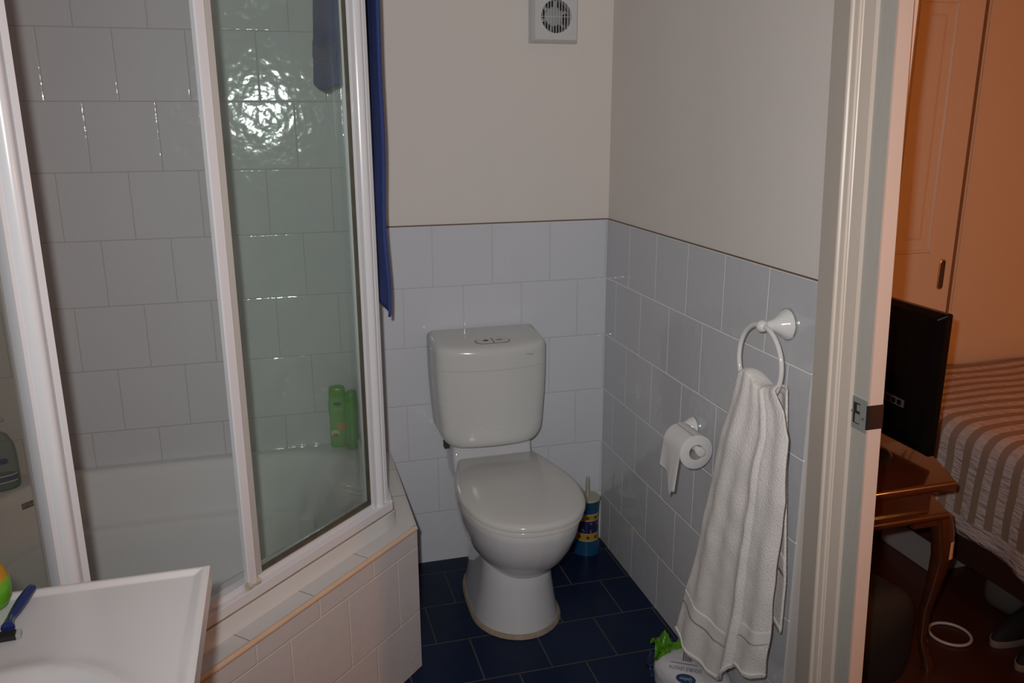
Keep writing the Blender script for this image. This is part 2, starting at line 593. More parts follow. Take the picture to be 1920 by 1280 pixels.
# far architrave and head, out of the photograph's frame
MB().box(-0.016, 0.0035, YD1 - 0.075, YD1, 0, ZD + 0.08).build('architrave', M_TRIM, dr, smooth=0)
MB().box(-0.016, 0.0035, YD1, YD0 + 0.05, ZD, ZD + 0.08).build('architrave', M_TRIM, dr, smooth=0)
YJ = -1.371
XJ = -0.0125
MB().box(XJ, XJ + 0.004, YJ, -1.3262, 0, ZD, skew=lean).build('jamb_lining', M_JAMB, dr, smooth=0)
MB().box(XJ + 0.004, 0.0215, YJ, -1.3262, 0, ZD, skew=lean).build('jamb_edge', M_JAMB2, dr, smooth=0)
MB().box(0.0215, 0.0625, YJ + 0.070, YJ + 0.090, 0, ZD).build('jamb_back', M_JAMB2, dr, smooth=0)
MB().box(-0.012, 0.0625, YD1 - 0.002, YD1 + 0.012, 0, ZD).build('jamb_lining', M_JAMB2, dr, smooth=0)
MB().box(-0.012, 0.0625, YD1, YD0 + 0.06, ZD - 0.012, ZD + 0.001).build('head_lining', M_JAMB2, dr, smooth=0)


def jl(x, y, z):
    return lean(V((x, y, z)))


sp = thing('strike_plate', (XJ, YJ, 0.925), 'small chrome latch strike plate set in the door jamb', 'strike plate')
xp = XJ - 0.0016
zs0, zs1 = 0.930, 0.994
hy0, hy1, hz0, hz1 = -1.351, -1.331, 0.941, 0.983
ya, yb = -1.3705, -1.320
b = MB()
for (yy0, yy1, z0, z1) in ((ya, yb, zs0, hz0), (ya, yb, hz1, zs1), (ya, hy0, hz0, hz1), (hy1, yb, hz0, hz1)):
    b.box(xp, XJ, yy0, yy1, z0, z1, skew=lean)
b.build('plate', M_CHROME, sp, smooth=0)
MB().box(xp + 0.0010, XJ, hy0, hy1, hz0, hz1, skew=lean).build('latch_pocket', mat('dark_latch_pocket', (0.05, 0.04, 0.035), 0.4, metal=0.5), sp, smooth=0)
b = MB().box(xp + 0.0004, xp + 0.0012, hy0 + 0.001, hy1 - 0.006, hz0 + 0.002, hz0 + 0.020, skew=lean)
b.box(xp + 0.0004, xp + 0.0012, hy0 + 0.001, hy0 + 0.010, hz1 - 0.016, hz1 - 0.003, skew=lean)
b.build('pocket_tongue', M_CHROME, sp, smooth=0)
b = MB()
pl = [(xp, ya + 0.001), (xp, YJ - 0.0012), (xp + 0.0012, YJ - 0.0022), (0.000, YJ - 0.0016), (0.0185, YJ - 0.0016), (0.0235, YJ - 0.0004), (0.0255, YJ + 0.004), (0.0245, YJ + 0.0045), (0.0225, YJ + 0.0008), (0.018, YJ - 0.0001), (XJ, YJ - 0.0001), (XJ, ya + 0.001)]
b.prism(pl, zs0 + 0.008, zs1 - 0.008, skew=lean).build('curved_lip', mat('steel_with_dark_reflection', (0.06, 0.045, 0.04), 0.18, metal=0.6), sp, smooth=50)  # the dark reflection is put into the lip's own colour
for y, z in ((-1.3255, 0.963), (-1.361, 0.956)):
    MB().lathe([(0.0001, 0.0012), (0.0026, 0.0008), (0.0028, 0.0)], jl(xp, y, z), 'x', 16).build('screw', M_CHROMED, sp)

# ------------------------------------------------------------------ bath, hob and shower screen
XH, RIMX = -0.770, -0.828
EDGE = -0.198                                   # x - y along the hob's outer diagonal face
YH2 = EDGE and -1.262                           # outer face of the left return
T = V((1, 1, 0)).normalized()
NN = V((1, -1, 0)).normalized()


def diag(d, x=None, y=None):
    """point on the line d metres inside the hob's diagonal face"""
    c = EDGE - d * RT2
    return (x, x - c) if x is not None else (y + c, y)


def pent(d, xr=None, yl=None, wallgap=0.002):
    """bath outline inset by d from the hob faces"""
    xr = XH - d if xr is None else xr
    yl = YH2 + d if yl is None else yl
    return [(xr, 0.0 - wallgap), (XL + wallgap, 0.0 - wallgap), (XL + wallgap, yl), diag(d, y=yl), diag(d, x=xr)]


ZHOB, ZRIM = 0.44, 0.487
hob = thing('bath_hob', (-1.2, -0.8, 0), 'white tiled corner hob boxing in the bath', 'bath hob')
o0, o1 = pent(0.0), pent(0.05)
b = MB()
# front faces as a wall 5 cm thick
for (pa, pb, qa, qb) in ((o0[3], o0[4], o1[3], o1[4]), (o0[4], o0[0], o1[4], o1[0]), (o0[2], o0[3], o1[2], o1[3])):
    b.prism([pa, pb, qb, qa], 0, ZHOB - 0.004)
b.build('tiled_face', M_THOB, hob, smooth=0)
i1 = pent(0.056)
e0 = pent(0.006)
MB().prism([e0[3], e0[4], i1[4], i1[3]], ZHOB - 0.006, ZHOB).build('ledge_tiles', M_TLEDGE, hob, smooth=0)
MB().prism([e0[4], (e0[0][0], -0.001), (i1[0][0], -0.001), i1[4]], ZHOB - 0.006, ZHOB).build('ledge_tiles', M_TLEDGER, hob, smooth=0)
MB().prism([e0[2], e0[3], i1[3], i1[2]], ZHOB - 0.006, ZHOB).build('ledge_tiles', M_TLEDGE, hob, smooth=0)
pa, pb = V((*o0[3], ZHOB - 0.006)), V((*o0[4], ZHOB - 0.006))
MB().tube([pa + NN * -0.004, pb + NN * -0.004], 0.0075, 12).build('edge_trim', M_EDGE, hob)
MB().tube([V((XH - 0.004, o0[4][1], ZHOB - 0.005)), V((XH - 0.004, -0.002, ZHOB - 0.005))], 0.006, 12).build('edge_trim', M_TLEDGER, hob)
MB().tube([V((XL + 0.002, YH2 + 0.004, ZHOB - 0.006)), V((*o0[3], ZHOB - 0.006)) + V((0, 0.004, 0))], 0.0075, 12).build('edge_trim', M_EDGE, hob)

tub = thing('corner_bathtub', (-1.45, -0.6, 0.05), 'white acrylic corner bathtub set into the tiled hob', 'bathtub')
open0 = [(-1.08, -0.043), (-1.35, -0.033), (-1.66, -0.033), (-1.78, -0.055), (-1.875, -0.14), (-1.945, -0.27), (-1.985, -0.45), (-1.99, -0.75), (-1.96, -0.98), (-1.85, -1.11), (-1.70, -1.135),
         (-1.58, -1.10), (-1.45, -0.985), (-1.30, -0.85), (-1.10, -0.66), (-0.96, -0.53), (-0.91, -0.46), (-0.885, -0.34), (-0.885, -0.22), (-0.912, -0.143), (-0.975, -0.088)]
op = [p.to_2d() for p in catmull([V((x, y, 0)) for x, y in open0], 5, True)]
cen = V((-1.46, -0.55))


def ringat(d, z):
    """basin outline shrunk by d towards the middle"""
    out = []
    n = len(op)
    for i, p in enumerate(op):
        t = (op[(i + 1) % n] - op[i - 1]).normalized()
        nrm = V((-t.y, t.x))
        if nrm.dot(cen - p) < 0:
            nrm = -nrm
        q = p + nrm * min(max(d, 0.15), d * (1 + 2.4 * max(0.0, min(1.0, (p.x + 1.15) / 0.22)) * (1 if d > 0.018 else 0.3)))
        out.append(V((q.x, q.y, z)))
    return out


b = MB()
outer = []
op5 = pent(0.055, wallgap=0.001)
# match the outline's angular samples so that the deck lofts cleanly
def ray_poly(c, d, poly):
    best = None
    for i in range(len(poly)):
        a, e = V(poly[i]), V(poly[(i + 1) % len(poly)])
        s = e - a
        den = d.x * s.y - d.y * s.x
        if abs(den) < 1e-9:
            continue
        t = ((a.x - c.x) * s.y - (a.y - c.y) * s.x) / den
        k = ((a.x - c.x) * d.y - (a.y - c.y) * d.x) / den
        if t > 0 and -1e-6 <= k <= 1 + 1e-6 and (best is None or t < best):
            best = t
    return c + d * best


outer = [ray_poly(cen, (p - cen).normalized(), op5) for p in op]
for cx_, cy_ in op5:                               # snap the nearest sample to each corner
    j = min(range(len(outer)), key=lambda k: (outer[k] - V((cx_, cy_))).length)
    outer[j] = V((cx_, cy_))
rings = [[V((p.x, p.y, ZHOB - 0.06)) for p in outer], [V((p.x, p.y, ZRIM - 0.004)) for p in outer],
         [V((p.x + (cen.x - p.x) * 0.004, p.y + (cen.y - p.y) * 0.004, ZRIM)) for p in outer]]
rings += [ringat(-0.006, ZRIM), ringat(0.004, ZRIM - 0.003), ringat(0.012, ZRIM - 0.013), ringat(0.017, ZRIM - 0.03), ringat(0.030, 0.40), ringat(0.042, 0.345), ringat(0.047, 0.333),
          ringat(0.056, 0.325), ringat(0.066, 0.322), ringat(0.074, 0.317), ringat(0.080, 0.305), ringat(0.095, 0.24), ringat(0.12, 0.15), ringat(0.15, 0.115), ringat(0.20, 0.10)]
b.loft(rings, False, True)
tree = b.bvh()
b.build('basin', M_TUB, tub, smooth=60)
M_BADGE = mat('dark_grey_badge', (0.055, 0.05, 0.04), 0.5)
M_PALE = mat('pale_badge_lettering', (0.42, 0.40, 0.35), 0.5)
bo, br_, bu = V((-1.838, -0.165, 0.466)), V((0.75, 0.62, 0.02)), V((-0.25, 0.30, 0.9))
bvs, bfs = rect_polys(0.046, 0.017)
# the badge lies on the sloping wall of the tub below the rim
hit = tree.ray_cast(V((-1.46, -0.60, 0.70)), (V((-1.805, -0.133, 0.452)) - V((-1.46, -0.60, 0.70))).normalized())
if hit[0] is not None:
    bo = hit[0]
    nb = hit[1] if hit[1].dot(V((1, -1, 1))) > 0 else -hit[1]
    br_ = V((0, 0, 1)).cross(nb).normalized()
    bu = nb.cross(br_)
bo = bo - br_ * 0.019
decal('maker_badge', bvs, bfs, M_BADGE, tub, bo, br_, bu, tree, 0.0012)
tv, tf = text_polys('STYLUS', 0.013)
decal('badge_lettering', tv, tf, M_PALE, tub, bo, br_, bu, tree, 0.0022)

scr = thing('shower_screen', (-1.2, -0.8, ZRIM), 'white framed neo-angle shower screen with green glass on the bath', 'shower screen')
ZTOP = 1.98
DP = 0.085                                         # depth of the glass line
XR, YL = XH - DP, YH2 + DP                         # return panels
C1, C2 = V(diag(DP, x=XR)), V(diag(DP, y=YL))


def dpt(s, d, z):
    """s along the diagonal (x+y)/sqrt2, d inside the hob's face"""
    c = EDGE - d * RT2
    x = (s * RT2 + c) / 2
    return V((x, x - c, z))


S1, S2 = (C1.x + C1.y) / RT2, (C2.x + C2.y) / RT2


def dbox(s0, s1, d0, d1, z0, z1):
    b = MB()
    a = dpt(s0, d1, z0)
    return b.obox(a, T * (s1 - s0), NN * (d1 - d0), V((0, 0, z1 - z0)))


def rail(z0, z1, din0, din1):
    """a bar that follows all three sides"""
    b = MB()
    a, c = pent(din0), pent(din1)
    b.prism([a[3], a[4], c[4], c[3]], z0, z1)
    b.prism([a[4], (a[0][0], -0.001), (c[0][0], -0.001), c[4]], z0, z1)
    b.prism([(XL + 0.001, a[2][1]), a[3], c[3], (XL + 0.001, c[2][1])], z0, z1)
    return b


rail(ZRIM - 0.0005, 0.513, 0.060, 0.112).build('sill', M_ALU, scr, smooth=0, bevel=0.002)
rail(0.513, 0.526, 0.074, 0.100).build('sill_channel', M_ALU, scr, smooth=0, bevel=0.0015)
dbox(-1.464, S1 - 0.050, 0.080, 0.091, 0.526, 0.5345).build('glass_gasket', M_GASK, scr, smooth=0)
dbox(S1 - 0.059, S1 - 0.0555, 0.080, 0.091, 0.530, ZTOP - 0.04).build('glass_gasket', M_GASK, scr, smooth=0)
rail(ZTOP - 0.045, ZTOP, 0.066, 0.105).build('head_rail', M_ALU, scr, smooth=0, bevel=0.002)
rail(ZRIM - 0.001, ZRIM + 0.0015, 0.0565, 0.061).build('sealant_bead', M_SEAL, scr, smooth=0)


def arc_strip(s0, s1, dbase, bulge, n=8):
    return [(s0 + (s1 - s0) * k / n, dbase - bulge * math.sin(math.pi * k / n)) for k in range(n + 1)]


def post(prof, z0, z1, name, m):
    poly = [dpt(s, d, 0).to_2d() for s, d in prof]
    return MB().prism(poly, z0, z1).build(name, m, scr, smooth=40)


# right corner post: flat strip, rounded centre, narrow strip, and the return's channel
pr = [(S1 - 0.056, 0.100), (S1 - 0.056, 0.071), (S1 - 0.043, 0.071), (S1 - 0.041, 0.075)] + arc_strip(S1 - 0.039, S1 - 0.012, 0.071, 0.008) + [(S1 - 0.010, 0.075), (S1 - 0.008, 0.070), (S1 + 0.003, 0.070), (S1 + 0.004, 0.078), (S1 - 0.002, 0.108)]
post(pr, 0.500, ZTOP - 0.04, 'corner_post', M_ALU)
# left corner post
pl_ = [(S2 - 0.006, 0.108), (S2 - 0.012, 0.080), (S2 - 0.008, 0.062), (S2 - 0.002, 0.062), (S2 - 0.001, 0.066)] + arc_strip(S2 + 0.001, S2 + 0.033, 0.062, 0.011) + [(S2 + 0.0345, 0.066), (S2 + 0.036, 0.062), (S2 + 0.046, 0.062), (S2 + 0.047, 0.070), (S2 + 0.047, 0.100)]
post(pl_, 0.500, ZTOP - 0.04, 'corner_post', M_ALU)
MB().lathe([(0.0001, 0.001), (0.003, 0.0007), (0.0032, 0)], dpt(S2 + 0.017, 0.0505, 0.60), 'y', 12).build('screw', M_ALUG, scr)

fp = dbox(-1.432, S1 - 0.050, 0.083, 0.088, 0.532, ZTOP - 0.04).build('fixed_pane', M_GREEN, scr, smooth=0)
fs_ = dbox(-1.464, -1.438, 0.074, 0.094, 0.528, ZTOP - 0.04).build('fixed_stile', M_ALUG, scr, smooth=0, bevel=0.0015)
sd = dbox(-1.452, S1 - 0.060, 0.098, 0.102, 0.532, ZTOP - 0.04).build('sliding_pane', M_GREEN, scr, smooth=0)
MB().prism([dpt(s, d, 0).to_2d() for s, d in [(-1.490, 0.074), (-1.490, 0.064), (-1.488, 0.061), (-1.467, 0.061), (-1.465, 0.064), (-1.465, 0.074)]], 0.522, ZTOP - 0.03).build('sliding_stile', M_ALU, scr, smooth=30)
for s in (-1.490, -1.464):
    c = dpt(s, 0.063, 0.524)
    MB().tube([c - T * 0.004, c + T * 0.004], 0.0085, 16).build('roller', mat('yellowed_nylon', (0.55, 0.5, 0.36), 0.4), scr)
# return panels
MB().box(XR - 0.0025, XR + 0.0025, C1.y + 0.01, -0.003, 0.532, ZTOP - 0.04).build('return_pane', M_GREEN, scr, smooth=0)
MB().box(XR - 0.012, XR + 0.012, -0.022, -0.001, 0.515, ZTOP - 0.04).build('wall_channel', M_ALU, scr, smooth=0, bevel=0.0015)
MB().box(XL + 0.003, C2.x - 0.004, YL - 0.0025, YL + 0.0025, 0.532, ZTOP - 0.04).build('return_pane', M_SMOKE, scr, smooth=0)
MB().box(XL + 0.001, XL + 0.022, YL - 0.012, YL + 0.012, 0.515, ZTOP - 0.04).build('wall_channel', M_ALU, scr, smooth=0, bevel=0.0015)
MB().box(C2.x - 0.010, C2.x - 0.003, YL - 0.005, YL + 0.005, 0.53, ZTOP - 0.04).build('glass_gasket', M_GASK, scr, smooth=0)


# ------------------------------------------------------------------ navy bath towel over the return panel
def towel_out(u, v):
    y = -0.455 + 0.32 * u
    z = ZTOP + 0.006 - v * (ZTOP - 1.0) + 0.03 * math.sin(3 * u) * v
    x = XR + 0.026 + 0.026 * min(1, v * 9) ** 0.5 * (1 - 0.45 * v + 0.20 * math.sin(6.5 * u + 1.2 * v)) + 0.006 * math.sin(15 * v + 2 * u) * v * v + 0.005 * math.sin(17 * u)
    return V((x, y, z))


bt = thing('bath_towel', (XR, -0.3, ZTOP), 'navy blue bath towel draped over the end of the shower screen', 'towel')


def full_towel(u, v):
    k = v * 2
    if k <= 1:                                     # inside, bottom to top
        q = 1 - k
        y = -0.44 + 0.34 * u - 0.05 * q * u
        z = ZTOP + 0.012 - q * (0.385 - 0.05 * u + 0.03 * math.sin(5 * u))
        x = XR - 0.026 - 0.060 * min(1, q * 3) ** 0.5 * (0.10 + 0.95 * math.sin(2.6 * u + 0.25)) * (0.85 + 0.25 * q) - 0.006 * math.sin(16 * u) * q
        return V((x, y, z))
    return towel_out(u, k - 1)


MB().grid(full_towel, 44, 120).build('towel_cloth', M_NAVYT, bt, solid=0.007, smooth=80)


def towel_band(u, v):
    p = full_towel(u, (1 - 0.78) / 2 + 0.045 * (v - 0.5))
    return p + V((-0.0045, -0.001, 0))


MB().grid(towel_band, 44, 4).build('woven_band', mat('pale_blue_towel_band', (0.06, 0.075, 0.19), 0.8), bt, solid=0.002, smooth=80)

# ------------------------------------------------------------------ toilet
TX = -0.445
toi = thing('toilet', (TX, -0.3, 0), 'white ceramic toilet suite with closed lid and ivory cistern', 'toilet')
half = [(0.0, -0.665), (0.064, -0.655), (0.121, -0.618), (0.163, -0.552), (0.184, -0.465), (0.186, -0.40), (0.177, -0.32), (0.158, -0.235), (0.137, -0.160), (0.130, -0.135)]
LX = TX + 0.012


def seat_outline(scale_w=1.0, front=0.0, back=0.0, z=0.0, corner=0.012):
    h = []
    for x, y in half:
        t = (y + 0.665) / (0.665 - 0.135)
        h.append(V((x * scale_w, y + front * (1 - t) + back * t, z)))
    right = catmull(h, 5)
    left = [V((-p.x, p.y, z)) for p in right[::-1]]
    pts = right + left[:-1]
    return [V((LX + p.x, p.y, p.z)) for p in pts]


b = MB()
b.loft([seat_outline(0.975, 0.006, 0.0, 0.4195), seat_outline(1.0, 0, 0, 0.4235), seat_outline(1.0, 0, 0, 0.432), seat_outline(0.985, 0.004, -0.003, 0.4375), seat_outline(0.93, 0.016, -0.01, 0.4410), seat_outline(0.70, 0.07, -0.04, 0.4430), seat_outline(0.35, 0.16, -0.12, 0.4440)])
b.build('lid', M_LID, toi, smooth=50)
MB().loft([seat_outline(0.955, 0.010, 0, 0.4015), seat_outline(0.98, 0.005, 0, 0.405), seat_outline(0.98, 0.005, 0, 0.4155), seat_outline(0.965, 0.008, 0, 0.4185)]).build('seat', M_LID, toi, smooth=50)
for s in (-1, 1):
    MB().lathe([(0.013, 0.40), (0.013, 0.4165), (0.010, 0.419)], (TX + s * 0.075, -0.118, 0), seg=20).build('hinge', M_LID, toi)
# pan: rim to bowl, then pedestal
b = MB()
secs = [(0.95, 0.012, 0.07, 0.4005), (0.965, 0.010, 0.07, 0.394), (0.955, 0.012, 0.07, 0.378), (0.93, 0.020, 0.08, 0.345), (0.88, 0.038, 0.085, 0.305), (0.80, 0.066, 0.09, 0.265), (0.70, 0.098, 0.095, 0.232), (0.61, 0.128, 0.10, 0.208), (0.545, 0.150, 0.10, 0.196)]
b.loft([seat_outline(*q) for q in secs[::-1]])
b.build('bowl', M_CER, toi, smooth=60)


PX = TX + 0.010


def ped_outline(hw, front, back, z, n=40):
    pts = []
    yc = front + hw * 1.15
    for k in range(n):
        a = 2 * math.pi * k / n
        c, s = math.cos(a), math.sin(a)
        if s < 0:
            pts.append(V((PX + hw * c, yc + (yc - front) * s, z)))
        else:
            e = 0.35
            pts.append(V((PX + hw * math.copysign(abs(c) ** e, c), yc + (back - yc) * abs(s) ** 0.8, z)))
    return pts


b = MB()
b.loft([ped_outline(0.134, -0.527, -0.10, 0.010), ped_outline(0.128, -0.521, -0.10, 0.04), ped_outline(0.119, -0.512, -0.10, 0.09), ped_outline(0.112, -0.505, -0.09, 0.14), ped_outline(0.107, -0.500, -0.08, 0.19), ped_outline(0.110, -0.47, -0.07, 0.235), ped_outline(0.115, -0.42, -0.06, 0.30), ped_outline(0.125, -0.38, -0.05, 0.39)])
b.build('pedestal', M_CER, toi, smooth=60)
MB().loft([ped_outline(0.143, -0.537, -0.095, 0.0), ped_outline(0.140, -0.534, -0.095, 0.008), ped_outline(0.134, -0.528, -0.095, 0.0125)]).build('sealant_ring', M_SEAL, toi, smooth=60)
# shelf that carries the cistern
b = MB()


def rbox(x0, x1, y0, y1, r, z, n=5):
    pts = []
    for cx_, cy_, a0 in ((x1 - r, y0 + r, -90), (x1 - r, y1 - r, 0), (x0 + r, y1 - r, 90), (x0 + r, y0 + r, 180)):
        for k in range(n + 1):
            a = math.radians(a0 + 90 * k / n)
            pts.append(V((cx_ + r * math.cos(a), cy_ + r * math.sin(a), z)))
    return pts


b.loft([rbox(TX - 0.128, TX + 0.128, -0.150, -0.012, 0.012, 0.36), rbox(TX - 0.135, TX + 0.135, -0.150, -0.012, 0.012, 0.42), rbox(TX - 0.132, TX + 0.132, -0.140, -0.012, 0.012, 0.476), rbox(TX - 0.126, TX + 0.126, -0.132, -0.014, 0.012, 0.482)])
b.build('cistern_shelf', M_CER, toi, smooth=50)
# cistern: tall shield shape with bulging front; sections in x-z swept back to the wall
CW, CZ0, CZ1 = 0.184, 0.490, 0.850
CX = TX - 0.006


def ztop(y):
    return CZ1 + 0.115 * (y + 0.012)


def cis_ring(y, inset, bow):
    """front-view outline at depth y, bowed forward in the middle"""
    w1, w0 = CW - inset, CW - 0.013 - inset
    z0, z1 = CZ0 + inset, ztop(y) - inset * 0.55
    rb, rt_ = 0.060, 0.020
    pts = []
    for k in range(9):
        a = math.radians(-90 + 90 * k / 8)
        pts.append((w0 - rb + rb * math.cos(a), z0 + rb + rb * math.sin(a)))
    for k in range(1, 14):
        t = k / 14
        pts.append((w0 + (w1 - w0) * t + 0.004 * math.sin(math.pi * t), z0 + rb + (z1 - rt_ - z0 - rb) * t))
    for k in range(7):
        a = math.radians(90 * k / 6)
        pts.append((w1 - rt_ + rt_ * math.cos(a), z1 - rt_ + rt_ * math.sin(a)))
    top = [((w1 - rt_) * (1 - k / 8), z1) for k in range(1, 8)]
    bot = [((w0 - rb) * k / 8, z0) for k in range(1, 8)]
    full = bot + pts + top + [(0.0, z1)] + [(-x, z) for x, z in top[::-1]] + [(-x, z) for x, z in pts[::-1]] + [(-x, z) for x, z in bot[::-1]] + [(0.0, z0)]
    return [V((CX + x, y - bow * max(0.0, 1 - (x / CW) ** 2), z)) for x, z in full]


b = MB()
rg = [cis_ring(-0.012, 0.004, 0), cis_ring(-0.02, 0.0, 0), cis_ring(-0.135, 0.0, 0.020), cis_ring(-0.155, 0.002, 0.031), cis_ring(-0.165, 0.007, 0.038), cis_ring(-0.171, 0.016, 0.042), cis_ring(-0.1735, 0.030, 0.044)]
last = rg[-1]
cxm = CX
czm = (CZ0 + CZ1) / 2


def shrink(k):
    out = []
    for p in last:
        x = cxm + (p.x - cxm) * k
        out.append(V((x, -0.1740 - 0.044 * max(0.0, 1 - ((x - CX) / CW) ** 2), czm + (p.z - czm) * k)))
    return out


b.loft(rg + [shrink(0.92), shrink(0.8), shrink(0.6), shrink(0.4), shrink(0.2), shrink(0.03)], True, True)
ctree = b.bvh()
b.build('cistern', M_CIS, toi, smooth=60)
# groove between cistern tank and its lid
b = MB()
gz = 0.757
for s in (1,):
    pts = []
    for k in range(25):
        x = CX - (CW - 0.002) + 2 * (CW - 0.002) * k / 24
        h = ctree.ray_cast(V((x, -0.5, gz)), V((0, 1, 0)))
        if h[0] is not None:
            pts.append(h[0] + V((0, -0.0002, 0)))
    b.tube(pts, 0.0009, 6)
b.build('lid_seam', mat('cistern_seam_line', (0.52, 0.51, 0.46), 0.5), toi)
# moulded curve low on the front
b = MB()
pts = []
for p in catmull([V((-0.182, 0, 0.652)), V((-0.120, 0, 0.632)), V((-0.07, 0, 0.592)), V((-0.02, 0, 0.566)), V((0.06, 0, 0.556)), V((0.13, 0, 0.560)), V((0.181, 0, 0.572))], 6):
    h = ctree.ray_cast(V((CX + p.x, -0.5, p.z)), V((0, 1, 0)))
    if h[0] is not None:
        pts.append(h[0] + V((0, 0.0004, 0)))
b.tube(pts, 0.0014, 8).build('moulded_curve', M_CIS, toi)
M_SCR = mat('dark_print', (0.06, 0.055, 0.05), 0.6)
M_BTN = mat('ivory_button', (0.60, 0.60, 0.56), 0.2)
# dual flush button on the sloping top edge
b = MB()


def stadium(cx_, cy_, z, L, r, n=10):
    pts = []
    for k in range(n + 1):
        a = math.radians(-90 + 180 * k / n)
        pts.append(V((cx_ + L + r * math.cos(a), cy_ + r * math.sin(a), z)))
    for k in range(n + 1):
        a = math.radians(90 + 180 * k / n)
        pts.append(V((cx_ - L + r * math.cos(a), cy_ + r * math.sin(a), z)))
    return pts


BX, BY = CX + 0.006, -0.152
ZB = ctree.ray_cast(V((BX, BY, 1.2)), V((0, 0, -1)))[0].z


def onlid(p):
    return V((p.x, p.y, p.z + 0.115 * (p.y - BY)))

MB().loft([[onlid(p) for p in stadium(BX, BY, ZB - 0.003, 0.034, 0.0225)], [onlid(p) for p in stadium(BX, BY, ZB + 0.0012, 0.034, 0.0235)]]).build('button_recess', mat('button_gap', (0.16, 0.15, 0.13), 0.6), toi)
for s, nm in ((-1, 'half_flush_button'), (1, 'full_flush_button')):
    pts = [p for p in stadium(BX, BY, 0, 0.034, 0.0212) if (p.x - BX) * s > 0]
    pts += [V((BX + s * 0.0016, BY + (0.0212 if s > 0 else -0.0212), 0)), V((BX + s * 0.0016, BY - (0.0212 if s > 0 else -0.0212), 0))]
    MB().loft([[onlid(p + V((0, 0, ZB - 0.002))) for p in pts], [onlid(p + V((0, 0, ZB + 0.0024))) for p in pts]]).build(nm, M_BTN, toi, smooth=0)
    dv, df_ = disc_polys(0.009 if s < 0 else 0.011, 0.0055)
    decal('button_mark', dv, df_, M_SCR if s < 0 else mat('grey_print', (0.33, 0.32, 0.30), 0.6), toi, V((BX + s * 0.022, BY, ZB + 0.0025)), (1, 0, 0), (0, 1, 0.115), None, 0.0004)
lv = [V((-0.013, 0.0018, 0)), V((0.000, 0.003, 0)), V((0.000, 0.0042, 0)), V((-0.013, 0.003, 0)), V((-0.003, -0.0032, 0)), V((0.012, 0.0012, 0)), V((0.012, 0.0024, 0)), V((-0.003, -0.0018, 0))]
decal('maker_mark', lv, [[0, 1, 2, 3], [4, 5, 6, 7]], M_SCR, toi, V((CX + 0.118, -0.19, 0.795)), (1, 0, 0), (0, 0, 1), ctree, 0.0006)
MB().box(TX - 0.150, TX - 0.128, -0.075, -0.050, 0.452, 0.478).build('inlet_fitting', mat('dark_rubber', (0.03, 0.03, 0.03), 0.6), toi, smooth=0, bevel=0.003)

# ------------------------------------------------------------------ toilet brush in its painted holder
bx, by = -0.080, -0.072
brs = thing('toilet_brush', (bx, by, 0), 'toilet brush in blue and yellow star-banded holder beside toilet', 'toilet brush')
M_TEAL = mat('teal_blue_glaze', (0.008, 0.062, 0.14), 0.25)
M_NAVYG = mat('navy_glaze', (0.010, 0.013, 0.075), 0.25)
M_YEL = mat('yellow_glaze', (0.42, 0.23, 0.015), 0.3)
M_PIP = mat('pale_grey_piping', (0.42, 0.42, 0.46), 0.4)
M_CRM = mat('cream_plastic', (0.42, 0.40, 0.29), 0.4)
H_ = 0.206
rad = [(0.0, 0.0485), (0.1, 0.046), (0.35, 0.0415), (0.6, 0.0405), (0.85, 0.0425), (1.0, 0.0445)]
zs = [0, .06, .12, .18, .24, .265, .275, .32, .37, .40, .41, .46, .52, .58, .62, .64, .65, .69, .73, .76, .775, .83, .90, .97, 1.0]
prof = [(interp(rad, t), t * H_) for t in zs]


def band(i, j):
    t = (zs[i] + zs[i + 1]) / 2
    if 0.265 < t < 0.275 or 0.40 < t < 0.41 or 0.64 < t < 0.65 or 0.76 < t < 0.775:
        return 3
    if 0.275 < t < 0.40 or 0.65 < t < 0.76:
        return 2
    if 0.41 < t < 0.64:
        return 1
    return 0


b = MB().lathe(prof, (bx, by, 0), seg=48, mif=band)
btree = b.bvh()
b.build('holder', [M_TEAL, M_NAVYG, M_YEL, M_PIP], brs, smooth=50)
MB().lathe([(0.046, H_), (0.0463, H_ + 0.004), (0.0445, H_ + 0.0065), (0.001, H_ + 0.0075)], (bx, by, 0), seg=48).build('holder_lid', M_CRM, brs, smooth=50)
MB().lathe([(0.0075, H_ + 0.006), (0.0072, H_ + 0.05), (0.0062, H_ + 0.076), (0.004, H_ + 0.082), (0.001, H_ + 0.0835)], (bx, by, 0), seg=20).build('handle', M_CRM, brs, smooth=60)
M_STAR = mat('dark_star_print', (0.02, 0.03, 0.06), 0.4)
for z, angs in ((0.335, (-150, -105, -62, -20)), (0.705, (-150, -108, -65, -20))):
    for a in angs:
        d = V((math.cos(math.radians(a)), math.sin(math.radians(a)), 0))
        sv, sf = star_polys(0.0095)
        decal('star', sv, sf, M_STAR, brs, V((bx, by, z * H_)) + d * 0.05, V((0, 0, 1)).cross(d), (0, 0, 1), btree, 0.0005)
for z, a, kind in ((0.59, -92, 0), (0.455, -88, 1), (0.59, -50, 1), (0.46, -130, 0)):
    d = V((math.cos(math.radians(a)), math.sin(math.radians(a)), 0))
    vs = []
    n = 10
    for k in range(n + 1):
        t = math.radians(-60 + 240 * k / n + (0 if kind == 0 else 120))
        vs += [V((0.0055 * math.cos(t), 0.0055 * math.sin(t), 0)), V((0.0032 * math.cos(t) + 0.0005, 0.0032 * math.sin(t) + 0.0006, 0))]
    decal('moon', vs, [[2 * k, 2 * k + 2, 2 * k + 3, 2 * k + 1] for k in range(n)], M_YEL, brs, V((bx, by, z * H_)) + d * 0.05, V((0, 0, 1)).cross(d), (0, 0, 1), btree, 0.0005)

